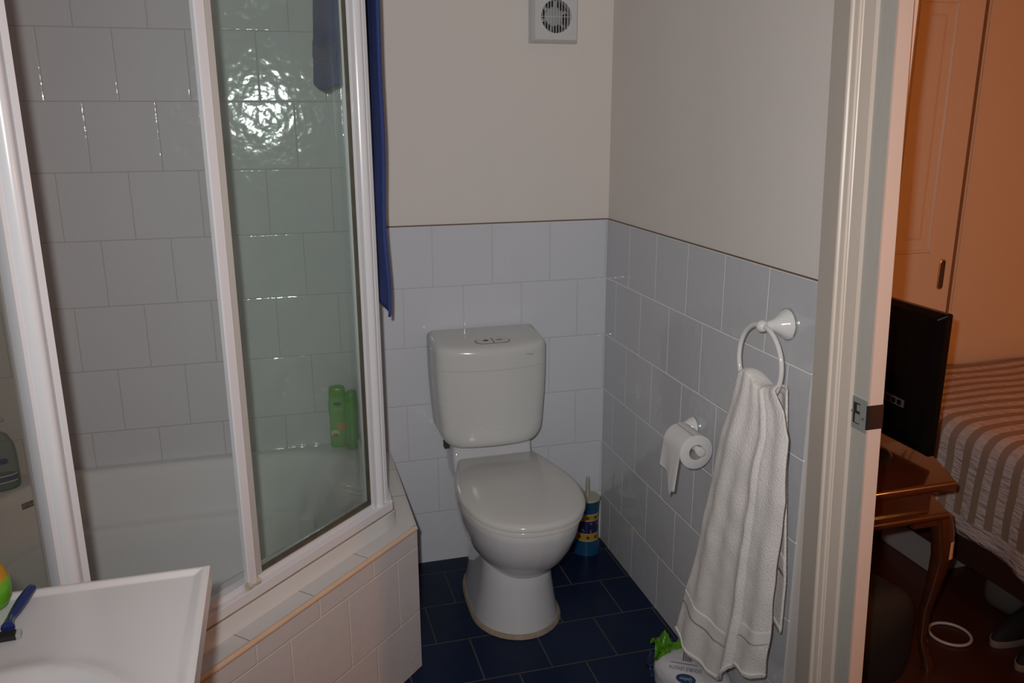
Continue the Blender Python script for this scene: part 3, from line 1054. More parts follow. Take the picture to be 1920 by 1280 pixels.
# ------------------------------------------------------------------ exhaust fan
fan = thing('exhaust_fan', (-0.202, 0.0, 1.825), 'small white square exhaust fan with round grille high on wall', 'fan')
FX, FZ, FY, FR, FH = -0.202, 1.825, -0.038, 0.049, 0.070
M_FAN = mat('white_fan_plastic', (0.60, 0.60, 0.60), 0.35)
b = MB()
n = 48
sq = []
for k in range(n):
    a = 2 * math.pi * k / n
    c, s = math.cos(a), math.sin(a)
    m_ = max(abs(c), abs(s))
    sq.append((c / m_ * FH, s / m_ * FH))
sq2 = [(x * 1.10, z * 1.10) for x, z in sq]
b.loft([[V((FX + x, 0.0035, FZ + z)) for x, z in sq2], [V((FX + x, -0.010, FZ + z)) for x, z in sq2], [V((FX + x, FY + 0.003, FZ + z)) for x, z in sq], [V((FX + x * .965, FY, FZ + z * .965)) for x, z in sq],
        [V((FX + FR * math.cos(2 * math.pi * k / n), FY, FZ + FR * math.sin(2 * math.pi * k / n))) for k in range(n)],
        [V((FX + FR * math.cos(2 * math.pi * k / n), FY + 0.030, FZ + FR * math.sin(2 * math.pi * k / n))) for k in range(n)]], False, True)
b.build('housing', M_FAN, fan, smooth=30)
b = MB()
for k in range(-5, 6):
    x = k * 0.0091
    if abs(x) < FR:
        h = math.sqrt(FR * FR - x * x)
        b.box(FX + x - 0.0008, FX + x + 0.0008, FY - 0.001, FY + 0.004, FZ - h, FZ + h)
b.box(FX - FR, FX + FR, FY + 0.001, FY + 0.003, FZ - 0.0016, FZ - 0.0002)
b.build('grille', M_FAN, fan, smooth=0)
MB().lathe([(FR - 0.001, -0.020), (FR - 0.001, -0.022)], (FX, FY + 0.006, FZ), 'y', 32).build('fan_well', M_DARK, fan)
rot = MB().lathe([(0.028, -0.012), (0.028, -0.002), (0.024, 0.0)], (FX - 0.004, FY + 0.011, FZ + 0.001), 'y', 32).build('rotor_hub', mat('grey_fan_plastic', (0.36, 0.36, 0.36), 0.5), fan)
b = MB()
for k in range(6):
    a = 2 * math.pi * k / 6 + 0.35
    d, e = V((math.cos(a), 0, math.sin(a))), V((-math.sin(a), 0, math.cos(a)))
    c = V((FX - 0.004, FY + 0.018, FZ + 0.001))
    b.obox(c + d * 0.026 - e * 0.005, d * 0.020, e * 0.009 + V((0, 0.004, 0)), V((0, 0.0012, 0)))
b.build('rotor_blades', MATS['grey_fan_plastic'], fan, smooth=0)

# ------------------------------------------------------------------ towel ring and hand towel
ry, rz = -1.080, 1.077
tr = thing('towel_ring', (0, ry, rz), 'white enamelled towel ring with flared wall mount by door frame', 'towel ring')
M_ENAM = mat('white_enamel', (0.78, 0.765, 0.75), 0.1, coat=0.4)
MB().lathe([(0.0370, 0.0003), (0.0370, 0.004), (0.0350, 0.0055)], (0, ry, rz), 'x', 40).build('wall_flange', M_CHROME, tr)
MB().lathe([(0.0345, 0.005), (0.0332, 0.009), (0.0280, 0.017), (0.0195, 0.028), (0.0135, 0.039), (0.0105, 0.050), (0.0095, 0.058)], (0, ry, rz), 'x', 40).build('cone_mount', M_ENAM, tr, smooth=60)
XRNG = -0.066
b = MB()
b.lathe([(0.0005, -0.0135)] + [(0.0135 * math.sin(math.pi * k / 12), -0.0135 * math.cos(math.pi * k / 12)) for k in range(1, 12)] + [(0.0005, 0.0135)], (XRNG, ry, rz), 'x', 28)
b.build('ball_joint', M_ENAM, tr, smooth=80)
RR = 0.086
MB().torus((XRNG, ry, rz - RR + 0.002), (0, 1, 0), (0, 0, 1), RR, 0.0055, 64, 14).build('ring', M_ENAM, tr, smooth=80)

ht = thing('hand_towel', (XRNG, -1.08, 0.9), 'white terry hand towel hanging from the towel ring', 'towel')
Lf = [(0.0, -1.036), (0.14, -1.012), (0.32, -0.978), (0.52, -0.942), (0.69, -0.908), (0.84, -0.868), (1.0, -0.832)]
Rf = [(0.0, -1.170), (0.05, -1.210), (0.12, -1.242), (0.32, -1.256), (0.57, -1.236), (0.82, -1.226), (1.0, -1.210)]
Zb = [(0.0, 0.162), (0.24, 0.143), (0.43, 0.137), (0.54, 0.144), (0.62, 0.172), (0.69, 0.222), (0.74, 0.240), (0.84, 0.245), (0.92, 0.255), (1.0, 0.276)]


def ring_z(y):
    d = min(abs(y - ry), RR * 0.96)
    return rz - RR + 0.002 - math.sqrt(RR * RR - d * d)


def front(u, v):
    y = interp(Lf, v) + (interp(Rf, v) - interp(Lf, v)) * u
    z0 = 0.956 + 0.010 * math.sin(2.2 * u * math.pi) - 0.006 * u
    z = z0 + (interp(Zb, u) - z0) * v
    k = min(1.0, v * 5)
    x = -0.088 - 0.014 * k
    x -= 0.016 * math.sin(math.pi * min(1, v * 1.4)) * math.sin(math.pi * u)
    w_ = 0.35 + 0.65 * v
    x -= 0.011 * w_ * math.sin(2 * math.pi * (1.55 * u - 0.10) + 0.7 * v) * min(1, v * 6)
    x -= 0.004 * w_ * math.sin(2 * math.pi * 4.3 * u + 1.1 + 1.5 * v)
    if u > 0.66:                                   # the near fold tucks behind the main fall
        e = min(1.0, (u - 0.66) / 0.05)
        x += 0.019 * e * (0.4 + 0.6 * v)
    x -= 0.0035 * noise.noise(V((y * 22, z * 14, 1.7)))
    return V((x, y, z))


def towel_surface(u, v):
    """front fall from the bottom hem up, over the ring, then the short back fall"""
    if v <= 0.62:
        return front(u, 1 - v / 0.62)
    if v <= 0.70:
        t = (v - 0.62) / 0.08
        p = front(u, 0.0)
        a = math.pi * t
        q = V((-0.040, -1.05 - 0.105 * u, 0.945 + 0.006 * math.sin(2.2 * u * math.pi)))
        m_ = p.lerp(q, (1 - math.cos(a)) / 2)
        m_.z += 0.013 * math.sin(a) * (0.7 + 0.5 * math.sin(8 * u + 1))
        return m_
    t = (v - 0.70) / 0.30
    y = -1.05 - u * (0.105 + 0.058 * min(1, t * 1.3))
    z = 0.945 + (0.388 - 0.945) * t
    x = -0.036 + 0.005 * math.sin(9 * u + 1.5) - 0.004 * t
    return V((x, y, z))


def towel_mat(u, v):
    return 0


b = MB().grid(towel_surface, 110, 210)
b.build('terry_cloth', M_TERRY, ht, solid=0.0055, smooth=85)
for vv in (0.155,):
    def bandf(u, v):
        base = 1 - 0.835
        p = front(u, 0.805 + 0.055 * v + 0.0)
        return p + V((-0.0031, 0, 0))
    MB().grid(bandf, 110, 6).build('woven_band', M_TERRYB, ht, solid=0.0008, smooth=85)


def bandb(u, v):
    p = towel_surface(u, 0.70 + 0.30 * (0.66 + 0.085 * v))
    return p + V((-0.0036, 0, 0))


MB().grid(bandb, 60, 4).build('woven_band', M_TERRYB, ht, solid=0.0015, smooth=85)
for (fn, k) in ((lambda u: front(u, 0.985), 0), (lambda u: towel_surface(u, 0.992), 1)):
    MB().tube([fn(i / 90) + V((-0.002, 0, 0)) for i in range(91)], 0.0042, 8).build('stitched_hem', M_TERRYB, ht)

# ------------------------------------------------------------------ toilet roll on its holder
hy, hz = -0.681, 0.690
AX = -0.072
rh = thing('toilet_roll_holder', (0, hy, hz), 'white enamelled toilet roll holder on the right wall', 'toilet roll holder')
MB().lathe([(0.0300, 0.0003), (0.0300, 0.004), (0.0285, 0.0055)], (0, hy, hz), 'x', 36).build('wall_flange', M_CHROME, rh)
MB().lathe([(0.0285, 0.005), (0.027, 0.010), (0.022, 0.020), (0.015, 0.034), (0.0115, 0.048), (0.0105, 0.058)], (0, hy, hz), 'x', 36).build('cone_mount', M_ENAM, rh, smooth=60)
b = MB()
b.tube(catmull([V((-0.05, hy, hz)), V((-0.066, hy - 0.003, hz)), V((AX, hy - 0.014, hz)), V((AX, hy - 0.05, hz)), V((AX, hy - 0.165, hz))], 5), 0.0095, 18)
b.lathe([(0.0005, -0.001), (0.0120, 0.0), (0.0125, 0.010), (0.011, 0.0125), (0.001, 0.0135)], (AX, hy - 0.163, hz), 'y', 24)
b.build('arm', M_ENAM, rh, smooth=50)
roll = thing('toilet_roll', (AX, hy - 0.10, hz), 'part-used white toilet roll on the wall holder, sheet hanging', 'toilet roll')
RO, RI = 0.0465, 0.0205
oz = hz - 0.0095
y0, y1 = hy - 0.048, hy - 0.150
n = 48
b = MB()
rings = []
for (r, y) in ((RI, y0), (RO, y0), (RO, y1 + 0.001), (RO - 0.0015, y1), (RI + 0.001, y1), (RI, y1 + 0.001), (RI, y0)):
    rings.append([V((AX + r * math.cos(2 * math.pi * k / n), y, oz + r * math.sin(2 * math.pi * k / n))) for k in range(n)])
b.loft(rings, False, False)
b.build('paper', M_PAPER, roll, smooth=40)
MB().loft([[V((AX + (RI - 0.0004) * math.cos(2 * math.pi * k / n), y, oz + (RI - 0.0004) * math.sin(2 * math.pi * k / n))) for k in range(n)] for y in (y0, y1)], False, False).build('cardboard_core', M_CARD, roll, smooth=60, solid=0.001)


def sheet(u, v):
    y = y0 - 0.002 + (y1 - y0 + 0.002) * u
    if v < 0.25:
        a = math.radians(100 + 80 * v * 4)
        return V((AX + (RO + 0.0012) * math.cos(a), y, oz + (RO + 0.0012) * math.sin(a)))
    t = (v - 0.25) / 0.75
    drop = interp([(0, 0.072), (0.40, 0.080), (0.50, 0.092), (0.74, 0.128), (0.88, 0.108), (1, 0.104)], u)
    x = AX - RO - 0.001 - 0.006 * t + 0.007 * t * math.sin(5.0 * u + 0.4)
    y += 0.010 * t * (1 - u)
    return V((x, y, oz - drop * t))


MB().grid(sheet, 40, 30).build('hanging_sheet', M_PAPER, roll, solid=0.0009, smooth=80)

# ------------------------------------------------------------------ pack of toilet paper on the floor
pk = thing('toilet_paper_pack', (-0.105, -0.895, 0), 'plastic-wrapped toilet paper pack on floor below white towel', 'toilet paper pack')
M_WRAP = mat('white_plastic_wrap', (0.62, 0.60, 0.62), 0.28, bump=0.5, bscale=28, bdist=0.006, stretch=(1, 1, 2.2))
M_WGRN = mat('green_plastic_wrap', (0.085, 0.26, 0.012), 0.25, bump=0.9, bscale=45, bdist=0.008)
M_WNAV = mat('navy_plastic_wrap', (0.012, 0.018, 0.06), 0.2, bump=0.9, bscale=45, bdist=0.008)


def superell(c, rx, ry_, rz_, e, amp, seed, nu=44, nv=26, rot=0.0):
    rings = []
    for j in range(nv + 1):
        ph = -math.pi / 2 + math.pi * j / nv
        ring = []
        for i in range(nu):
            th = 2 * math.pi * i / nu
            sg = lambda q: math.copysign(abs(q) ** e, q)
            p = V((rx * sg(math.cos(ph)) * sg(math.cos(th)), ry_ * sg(math.cos(ph)) * sg(math.sin(th)), rz_ * sg(math.sin(ph))))
            nn_ = noise.noise(V((p.x * 18 + seed, p.y * 18, p.z * 18)))
            p *= 1 + amp * nn_
            ring.append(V(c) + Matrix.Rotation(rot, 3, 'Z') @ p)
        rings.append(ring)
    return rings


b = MB()
b.loft(superell((-0.094, -0.915, 0.058), 0.080, 0.100, 0.058, 0.62, 0.05, 3.0, rot=0.25))
ptree = b.bvh()
b.build('wrapped_rolls', M_WRAP, pk, smooth=80)
def frill(pts, m, nm, h, seed):
    def fn(u, v):
        k = u * (len(pts) - 1)
        i = min(int(k), len(pts) - 2)
        p = V(pts[i]).lerp(V(pts[i + 1]), k - i)
        q = V((0.028 * (v - 0.5) * math.sin(9 * u + seed), 0.05 * (v - 0.5), h * math.sin(math.pi * v) * (0.6 + 0.4 * math.sin(7 * u + seed))))
        return p + q + V((0, 0, 0.010 * noise.noise(V((u * 9 + seed, v * 6, 0)))))
    MB().grid(fn, 26, 14).build(nm, m, pk, solid=0.0012, smooth=60)


frill([(-0.174, -0.858, 0.070), (-0.131, -0.838, 0.100), (-0.081, -0.825, 0.106)], M_WGRN, 'green_wrapper_flap', 0.030, 0.3)
frill([(-0.148, -0.798, 0.076), (-0.131, -0.792, 0.100), (-0.114, -0.795, 0.094)], M_WGRN, 'green_wrapper_flap', 0.042, 1.7)
frill([(-0.181, -0.832, 0.043), (-0.131, -0.805, 0.086), (-0.066, -0.798, 0.092)], M_WNAV, 'navy_wrapper_end', 0.022, 2.9)
M_INK = mat('blue_ink', (0.05, 0.05, 0.13), 0.5)
M_OVAL = mat('blue_logo_patch', (0.012, 0.035, 0.10), 0.4)
M_LOGO = mat('pale_blue_logo_lettering', (0.35, 0.47, 0.60), 0.5)
# the printing is upside down as the pack lies: text up-direction points down the face
pn = V((-0.45, -0.75, 0.50)).normalized()
prt = V((0, 0, 1)).cross(pn).normalized()
pup = pn.cross(prt)
po = V((-0.105, -0.965, 0.082)) - prt * 0.038 + pup * 0.026
tv, tf = text_polys('DOUBLE LENGTH', 0.0108)
decal('printed_words', tv, tf, M_INK, pk, po + pup * 0.010 + prt * 0.004, -prt, -pup, ptree, 0.0012)
tv, tf = rect_polys(0.07, 0.0012, 10, 1)
decal('printed_rule', tv, tf, M_INK, pk, po + pup * 0.021, -prt, -pup, ptree, 0.0012)
dv, df_ = disc_polys(0.026, 0.0115)
decal('logo_patch', dv, df_, M_OVAL, pk, po - pup * 0.012 + prt * 0.008, -prt, -pup, ptree, 0.0012)
tv, tf = text_polys('Quilton', 0.0105)
decal('logo_lettering', tv, tf, M_LOGO, pk, po - pup * 0.012 + prt * 0.008, -prt, -pup, ptree, 0.0024)
items = []
xx = -0.013
random.seed(3)
while xx < 0.013:
    wd = random.choice((0.0007, 0.0012, 0.0018))
    items.append((*rect_polys(wd, 0.026, 1, 5), xx, 0))
    xx += wd + random.choice((0.0009, 0.0013))
vs, fs = merge_polys(*items)
decal('barcode', vs, fs, M_SCR, pk, po + pup * 0.040 + prt * 0.006, -prt, -pup, ptree, 0.0014)

# ------------------------------------------------------------------ bottles in the shower
M_LIME = mat('lime_green_plastic', (0.10, 0.42, 0.035), 0.3)
M_LIMED = mat('leaf_green_plastic', (0.07, 0.34, 0.02), 0.3)
M_ORNG = mat('orange_slice_print', (0.55, 0.28, 0.03), 0.4)
M_CREAMP = mat('cream_flower_print', (0.62, 0.60, 0.45), 0.4)
M_LEAF = mat('pale_lime_print', (0.35, 0.62, 0.18), 0.4)


def bottle_rings(c, prof, rot):
    rings = []
    for hw, hd, z in prof:
        ring = []
        for k in range(36):
            a = 2 * math.pi * k / 36
            e = 0.75
            p = V((hw * math.copysign(abs(math.cos(a)) ** e, math.cos(a)), hd * math.copysign(abs(math.sin(a)) ** e, math.sin(a)), z))
            ring.append(V(c) + Matrix.Rotation(rot, 3, 'Z') @ p)
        rings.append(ring)
    return rings


def shampoo(name, c, rot, label, sc=1.0, logo=True):
    t = thing(name, c, label, 'bottle', 'green bottles on the bath rim')
    P = [(0.025, 0.015, 0.0), (0.028, 0.018, 0.004), (0.0285, 0.0185, 0.03), (0.0275, 0.018, 0.07), (0.0285, 0.018, 0.105), (0.0305, 0.0185, 0.135), (0.0285, 0.018, 0.160), (0.0265, 0.017, 0.172)]
    b = MB().loft(bottle_rings(c, [(a * sc, d * sc, z * sc) for a, d, z in P], rot))
    tr_ = b.bvh()
    b.build('bottle_body', M_LIME, t, smooth=60)
    P = [(0.0262, 0.0168, 0.1725), (0.0258, 0.0165, 0.192), (0.0235, 0.015, 0.2015), (0.018, 0.011, 0.2045)]
    MB().loft(bottle_rings(c, [(a * sc, d * sc, z * sc) for a, d, z in P], rot)).build('cap', M_LIMED, t, smooth=60)
    if logo:
        f = Matrix.Rotation(rot, 3, 'Z') @ V((0, -1, 0))
        r_ = V((0, 0, 1)).cross(f).normalized()
        base = V(c) + f * 0.03
        dv, df_ = disc_polys(0.0125, 0.0062)
        decal('logo_oval', dv, df_, mat('teal_logo', (0.01, 0.09, 0.10), 0.4), t, base + V((0, 0, 0.149)), r_, (0, 0, 1), tr_)
        tv, tf = text_polys('DUO', 0.014)
        decal('label_lettering', tv, tf, M_LEAF, t, base + V((0, 0, 0.130)) + r_ * 0.004, r_, (0, 0, 1), tr_)
        dv, df_ = disc_polys(0.0155, 0.0155)
        decal('orange_slice', dv, df_, M_ORNG, t, base + V((0, 0, 0.072)) + r_ * 0.009, r_, (0, 0, 1), tr_, 0.0005)
        dv, df_ = disc_polys(0.0135, 0.0105)
        decal('cream_flower', dv, df_, M_CREAMP, t, base + V((0, 0, 0.050)) - r_ * 0.012, r_, (0, 0, 1), tr_, 0.001)
        dv, df_ = disc_polys(0.009, 0.006)
        decal('flower_heart', dv, df_, mat('brown_print', (0.25, 0.13, 0.03), 0.4), t, base + V((0, 0, 0.043)) - r_ * 0.010, r_, (0, 0, 1), tr_, 0.0014)
    return t


shampoo('shampoo_bottle', (-0.934, -0.030, ZRIM), -0.10, 'green shampoo bottle with orange slice label facing forward')
shampoo('shampoo_bottle', (-0.893, -0.056, ZRIM), 1.15, 'plain green shampoo bottle turned sideways beside the corner post', 0.94, False)

pb_ = thing('pump_bottle', (-1.915, -0.085, ZRIM), 'clear pump bottle with blue band behind the hazy glass', 'pump bottle')
P = [(0.052, 0.040, 0.0), (0.056, 0.043, 0.006), (0.056, 0.043, 0.09), (0.053, 0.041, 0.125), (0.040, 0.032, 0.155), (0.018, 0.018, 0.172), (0.015, 0.015, 0.180)]
c = V((-1.915, -0.085, ZRIM))
b = MB().loft(bottle_rings(c, P, 0.3))
trp = b.bvh()
b.build('bottle_body', M_CLEAR, pb_, smooth=60)
MB().loft(bottle_rings(c, [(0.050, 0.038, 0.003), (0.053, 0.040, 0.007), (0.053, 0.040, 0.028), (0.052, 0.039, 0.030)], 0.3)).build('teal_gel', mat('teal_gel_liquid', (0.05, 0.20, 0.17), 0.2), pb_, smooth=60)
MB().lathe([(0.016, 0.178), (0.016, 0.192), (0.007, 0.194), (0.006, 0.214), (0.012, 0.216), (0.012, 0.226), (0.002, 0.228)], c, seg=24).tube([c + V((0, 0, 0.221)), c + V((0.03, -0.02, 0.221)), c + V((0.043, -0.028, 0.214))], 0.005, 10).build('pump_head', mat('white_pump_plastic', (0.5, 0.5, 0.5), 0.4), pb_, smooth=50)
f = V((0.25, -0.97, 0)).normalized()
r_ = V((0, 0, 1)).cross(f).normalized()
M_BLUE = mat('blue_band_print', (0.06, 0.07, 0.18), 0.4)
rv, rf = rect_polys(0.10, 0.012, 16, 1)
decal('blue_band', rv, rf, M_BLUE, pb_, c + V((0, 0, 0.036)) + f * 0.05, r_, (0, 0, 1), trp)
rv, rf = rect_polys(0.10, 0.0022, 16, 1)
decal('white_stripe', rv, rf, M_ENAM, pb_, c + V((0, 0, 0.0455)) + f * 0.05, r_, (0, 0, 1), trp)
decal('white_stripe', rv, rf, M_ENAM, pb_, c + V((0, 0, 0.0265)) + f * 0.05, r_, (0, 0, 1), trp)
dv, df_ = disc_polys(0.013, 0.008)
decal('label_mark', dv, df_, M_BLUE, pb_, c + V((0, 0, 0.092)) + f * 0.05 + r_ * 0.02, r_, (0, 0, 1), trp)

# ------------------------------------------------------------------ vanity
van = thing('vanity_unit', (-1.6, -2.0, 0), 'white vanity unit with moulded basin top in front of bath', 'vanity')
VX1, VY1, VX0, VY0, VZ = -1.216, -1.405, XL + 0.002, -2.75, 0.850
ex = lambda a, b_, n: [a + (b_ - a) * k / n for k in range(n + 1)]
xs = ex(VX0, VX1 - 0.03, 84) + [VX1 - 0.03 + 0.03 * k / 14 for k in range(1, 15)]
ys = ex(VY0, VY1 - 0.03, 130) + [VY1 - 0.03 + 0.03 * k / 14 for k in range(1, 15)]
BCX, BCY, BRX, BRY = -1.425, -1.835, 0.168, 0.222


def vz(x, y):
    z = VZ
    e = min(VX1 - x, VY1 - y)                      # raised lip along the outer edges
    if e < 0.022:
        t = e / 0.022
        z += 0.0045 * (1 - (2 * max(0, t - 0.45) / 1.1)) if t > 0.45 else 0.0045 * math.sqrt(max(0, 1 - ((0.45 - t) / 0.45) ** 2 * 0.85))
    r = math.hypot((x - BCX) / BRX, (y - BCY) / BRY)
    if r < 1.10:
        if r > 0.97:
            z += 0.003 * math.sin(math.pi * (1.10 - r) / 0.13)
        else:
            z -= 0.135 * (1 - (r / 0.97) ** 3.2)
    return z


b = MB()
G = [[b.b.verts.new((x, y, vz(x, y))) for x in xs] for y in ys]
for j in range(len(ys) - 1):
    for i in range(len(xs) - 1):
        b.b.faces.new((G[j][i], G[j][i + 1], G[j + 1][i + 1], G[j + 1][i]))
# skirt
b1 = [b.b.verts.new((p.co.x + 0.0, p.co.y, VZ - 0.030)) for p in G[-1]]
for i in range(len(xs) - 1):
    b.b.faces.new((G[-1][i], G[-1][i + 1], b1[i + 1], b1[i]))
colR = [row[-1] for row in G]
b2 = [b.b.verts.new((p.co.x, p.co.y, VZ - 0.030)) for p in colR[:-1]] + [b1[-1]]
for i in range(len(ys) - 1):
    b.b.faces.new((colR[i], b2[i], b2[i + 1], colR[i + 1]))
vl = [b.b.verts.new((VX0, VY0, VZ - 0.03))]
b.build('basin_top', M_VAN, van, smooth=50)
MB().box(VX0 + 0.001, VX1 - 0.06, VY0, VY1 - 0.04, 0.10, VZ - 0.150).box(VX0 + 0.001, VX1 - 0.06, VY1 - 0.06, VY1 - 0.035, VZ - 0.16, VZ - 0.028).box(VX1 - 0.075, VX1 - 0.05, VY0, VY1 - 0.06, VZ - 0.16, VZ - 0.028).box(VX0 + 0.03, VX1 - 0.08, VY0, VY1 - 0.06, 0, 0.10).build('cabinet', M_VCAB, van, smooth=0)

gp = thing('sponge_cup', (-1.507, -1.440, VZ), 'round green and orange-yellow tub on the vanity corner', 'tub')
gc = V((-1.513, -1.440, VZ + 0.0005))
CS = 0.77

MB().lathe([(r_0 * CS, h_0 * CS) for r_0, h_0 in [(0.026, 0.0), (0.034, 0.004), (0.0405, 0.02), (0.0425, 0.037), (0.0415, 0.052), (0.039, 0.058)]], gc, seg=40).build('green_body', mat('bright_green_plastic', (0.13, 0.42, 0.015), 0.3), gp, smooth=70)
MB().lathe([(r_0 * CS, h_0 * CS) for r_0, h_0 in [(0.0392, 0.0575), (0.0375, 0.066), (0.033, 0.078), (0.024, 0.090), (0.012, 0.0965), (0.001, 0.098)]], gc, seg=40).build('orange_cap', mat('amber_sponge', (0.50, 0.26, 0.01), 0.8, var=0.2, vscale=60, bump=0.6, bscale=200), gp, smooth=70)

rz_ = thing('razor', (-1.47, -1.46, VZ), 'navy blue disposable razor lying on the vanity top', 'razor')
M_RZ = mat('navy_razor_plastic', (0.012, 0.022, 0.13), 0.25)
pts = catmull([V((-1.4595, -1.4170, VZ + 0.012)), V((-1.4625, -1.4330, VZ + 0.012)), V((-1.4660, -1.4550, VZ + 0.010)), V((-1.4680, -1.4730, VZ + 0.009)), V((-1.4695, -1.4900, VZ + 0.009)), V((-1.4680, -1.5070, VZ + 0.011)), V((-1.4650, -1.5230, VZ + 0.013))], 5)
rr_ = [interp([(0, 0.0045), (0.08, 0.0068), (0.3, 0.0078), (0.5, 0.0070), (0.7, 0.0052), (0.85, 0.0062), (1, 0.0085)], i / (len(pts) - 1)) for i in range(len(pts))]
MB().tube(pts, rr_, 14).build('handle', M_RZ, rz_, smooth=70)
hc = V((-1.4700, -1.5320, VZ + 0.0065))
d1 = V((1, 0.06, 0)).normalized()
MB().obox(hc - d1 * 0.021 + V((0, -0.006, -0.006)), d1 * 0.038, V((0, 0.011, 0.004)), V((0, -0.002, 0.008))).build('blade_head', mat('black_razor_plastic', (0.015, 0.014, 0.013), 0.4), rz_, smooth=0, bevel=0.001)
MB().obox(hc + d1 * 0.017 + V((0, -0.006, -0.005)), d1 * 0.006, V((0, 0.010, 0.004)), V((0, -0.002, 0.007))).build('head_end_clip', mat('clear_grey_plastic', (0.4, 0.4, 0.38), 0.3), rz_, smooth=0, bevel=0.001)

# ------------------------------------------------------------------ bedroom
M_WARD = mat('wardrobe_cream_paint', (0.60, 0.49, 0.37), 0.45, bump=0.1, bscale=60, bdist=0.001)
wd_ = thing('wardrobe', (1.3, 0.2, 0), 'built-in wardrobe with moulded sliding doors behind the bed', 'wardrobe')
WY = -0.115
DX = 1.335
MB().box(0.066, XB - 0.002, -0.055, YBB - 0.002, 0.001, ZC - 0.002).build('carcass', M_WARD, wd_, smooth=0)


def panel(b, x0, x1, z0, z1, y, w_=0.030, dep=0.010):
    """raised-and-fielded panel: sunk frame, then a raised field"""
    def loop(ix, yy):
        return [V((x0 + ix, yy, z0 + ix)), V((x1 - ix, yy, z0 + ix)), V((x1 - ix, yy, z1 - ix)), V((x0 + ix, yy, z1 - ix))]
    b.loft([loop(0, y + 0.0002), loop(0.004, y - 0.004), loop(0.012, y - 0.0045), loop(0.020, y + 0.004), loop(0.034, y + 0.005), loop(0.058, y - 0.003), loop(0.062, y - 0.0035)], False, True)


def wdoor(x0, x1, y, panels, nm='door'):
    b = MB().box(x0, x1, y, y + 0.035, 0.02, 2.30)
    for p in panels:
        panel(b, *p, y)
    return b.build(nm, M_WARD, wd_, smooth=0)


d_ = wdoor(0.50, DX, WY, [(1.062, 1.232, 1.035, 1.91), (0.72, 0.89, 1.035, 1.91), (1.062, 1.232, 0.25, 0.80), (0.72, 0.89, 0.25, 0.80)])
MB().box(DX, DX + 0.024, WY + 0.010, WY + 0.052, 0.02, 2.30).build('gap_shade_strip', mat('dark_brown_gap_shade', (0.16, 0.10, 0.06), 0.6), d_, smooth=0)  # dark strip added for the shade in the gap between the doors
hd = MB()
hx, hzz = 1.292, 0.953
rings = []
for (k, yy) in ((1.0, 0.0), (1.0, -0.003), (0.8, -0.004), (0.74, -0.001)):
    ring = []
    for q in stadium(0, 0, 0, 0.045, 0.0125, 8):
        ring.append(V((hx + q.y * k, WY + yy, hzz + q.x * (1 if k == 1 else 0.96 * (k * 0.3 + 0.7)))))
    rings.append(ring)
hd.loft(rings, False, False)
hd.build('finger_pull', mat('antique_brass', (0.45, 0.36, 0.25), 0.25, metal=1.0), d_, smooth=40)
MB().poly([V((hx + q.y * 0.74, WY - 0.0004, hzz + q.x * 0.9)) for q in stadium(0, 0, 0, 0.045, 0.0125, 8)], 0.0003, (0, -1, 0)).build('pull_recess', mat('dark_brass_recess', (0.05, 0.03, 0.02), 0.4), d_, smooth=0)
d2 = wdoor(DX + 0.024, 2.20, WY + 0.025, [])
MB().box(DX + 0.026, DX + 0.040, WY + 0.019, WY + 0.026, 0.02, 2.30).box(DX + 0.048, DX + 0.060, WY + 0.021, WY + 0.026, 0.02, 2.30).build('edge_bead', M_WARD, d2, smooth=0, bevel=0.002)
wdoor(2.2, 3.1, WY + 0.0, [])

# bed
bed = thing('bed', (1.7, -1.3, 0), 'bed under a striped white and taupe bedspread in bedroom', 'bed')
M_BWOOD = mat('dark_bed_timber', (0.05, 0.022, 0.012), 0.4, var=0.2, vscale=10)
BX0, BX1, BY0, BY1, BZ = 0.925, 2.45, -2.55, -0.130, 0.592
MB().box(BX0 + 0.03, BX1, BY0, BY1 - 0.01, 0.28, 0.55).build('mattress', mat('white_mattress_ticking', (0.7, 0.68, 0.65), 0.8), bed, smooth=0, bevel=0.03, seg=3)
MB().box(BX0 + 0.02, BX0 + 0.05, BY0, BY1 - 0.005, 0.145, 0.285).build('side_rail', M_BWOOD, bed, smooth=0, bevel=0.004)
MB().box(BX0 + 0.06, BX1, BY0, BY1 - 0.02, 0.20, 0.278).build('slat_base', M_BWOOD, bed, smooth=0)
for y in (BY0 + 0.05, BY1 - 0.09):
    for x in (BX0 + 0.03, BX1 - 0.09):
        MB().box(x, x + 0.06, y, y + 0.06, 0, 0.20).build('leg', M_BWOOD, bed, smooth=0, bevel=0.003)
# striped seersucker cloth
m, nt, bs = nodes_of('striped_seersucker')
tc = N(nt, 'ShaderNodeTexCoord')
sx = N(nt, 'ShaderNodeSeparateXYZ')
nt.links.new(tc.outputs['Object'], sx.inputs[0])
nz = N(nt, 'ShaderNodeTexNoise', i_Scale=3.0, i_Detail=2.0)
nt.links.new(tc.outputs['Object'], nz.inputs['Vector'])


def mth(op, a, bb=None, nt=nt):
    q = N(nt, 'ShaderNodeMath', operation=op)
    for i, v_ in enumerate((a, bb)):
        if v_ is None:
            continue
        if isinstance(v_, (int, float)):
            q.inputs[i].default_value = v_
        else:
            nt.links.new(v_, q.inputs[i])
    return q.outputs[0]


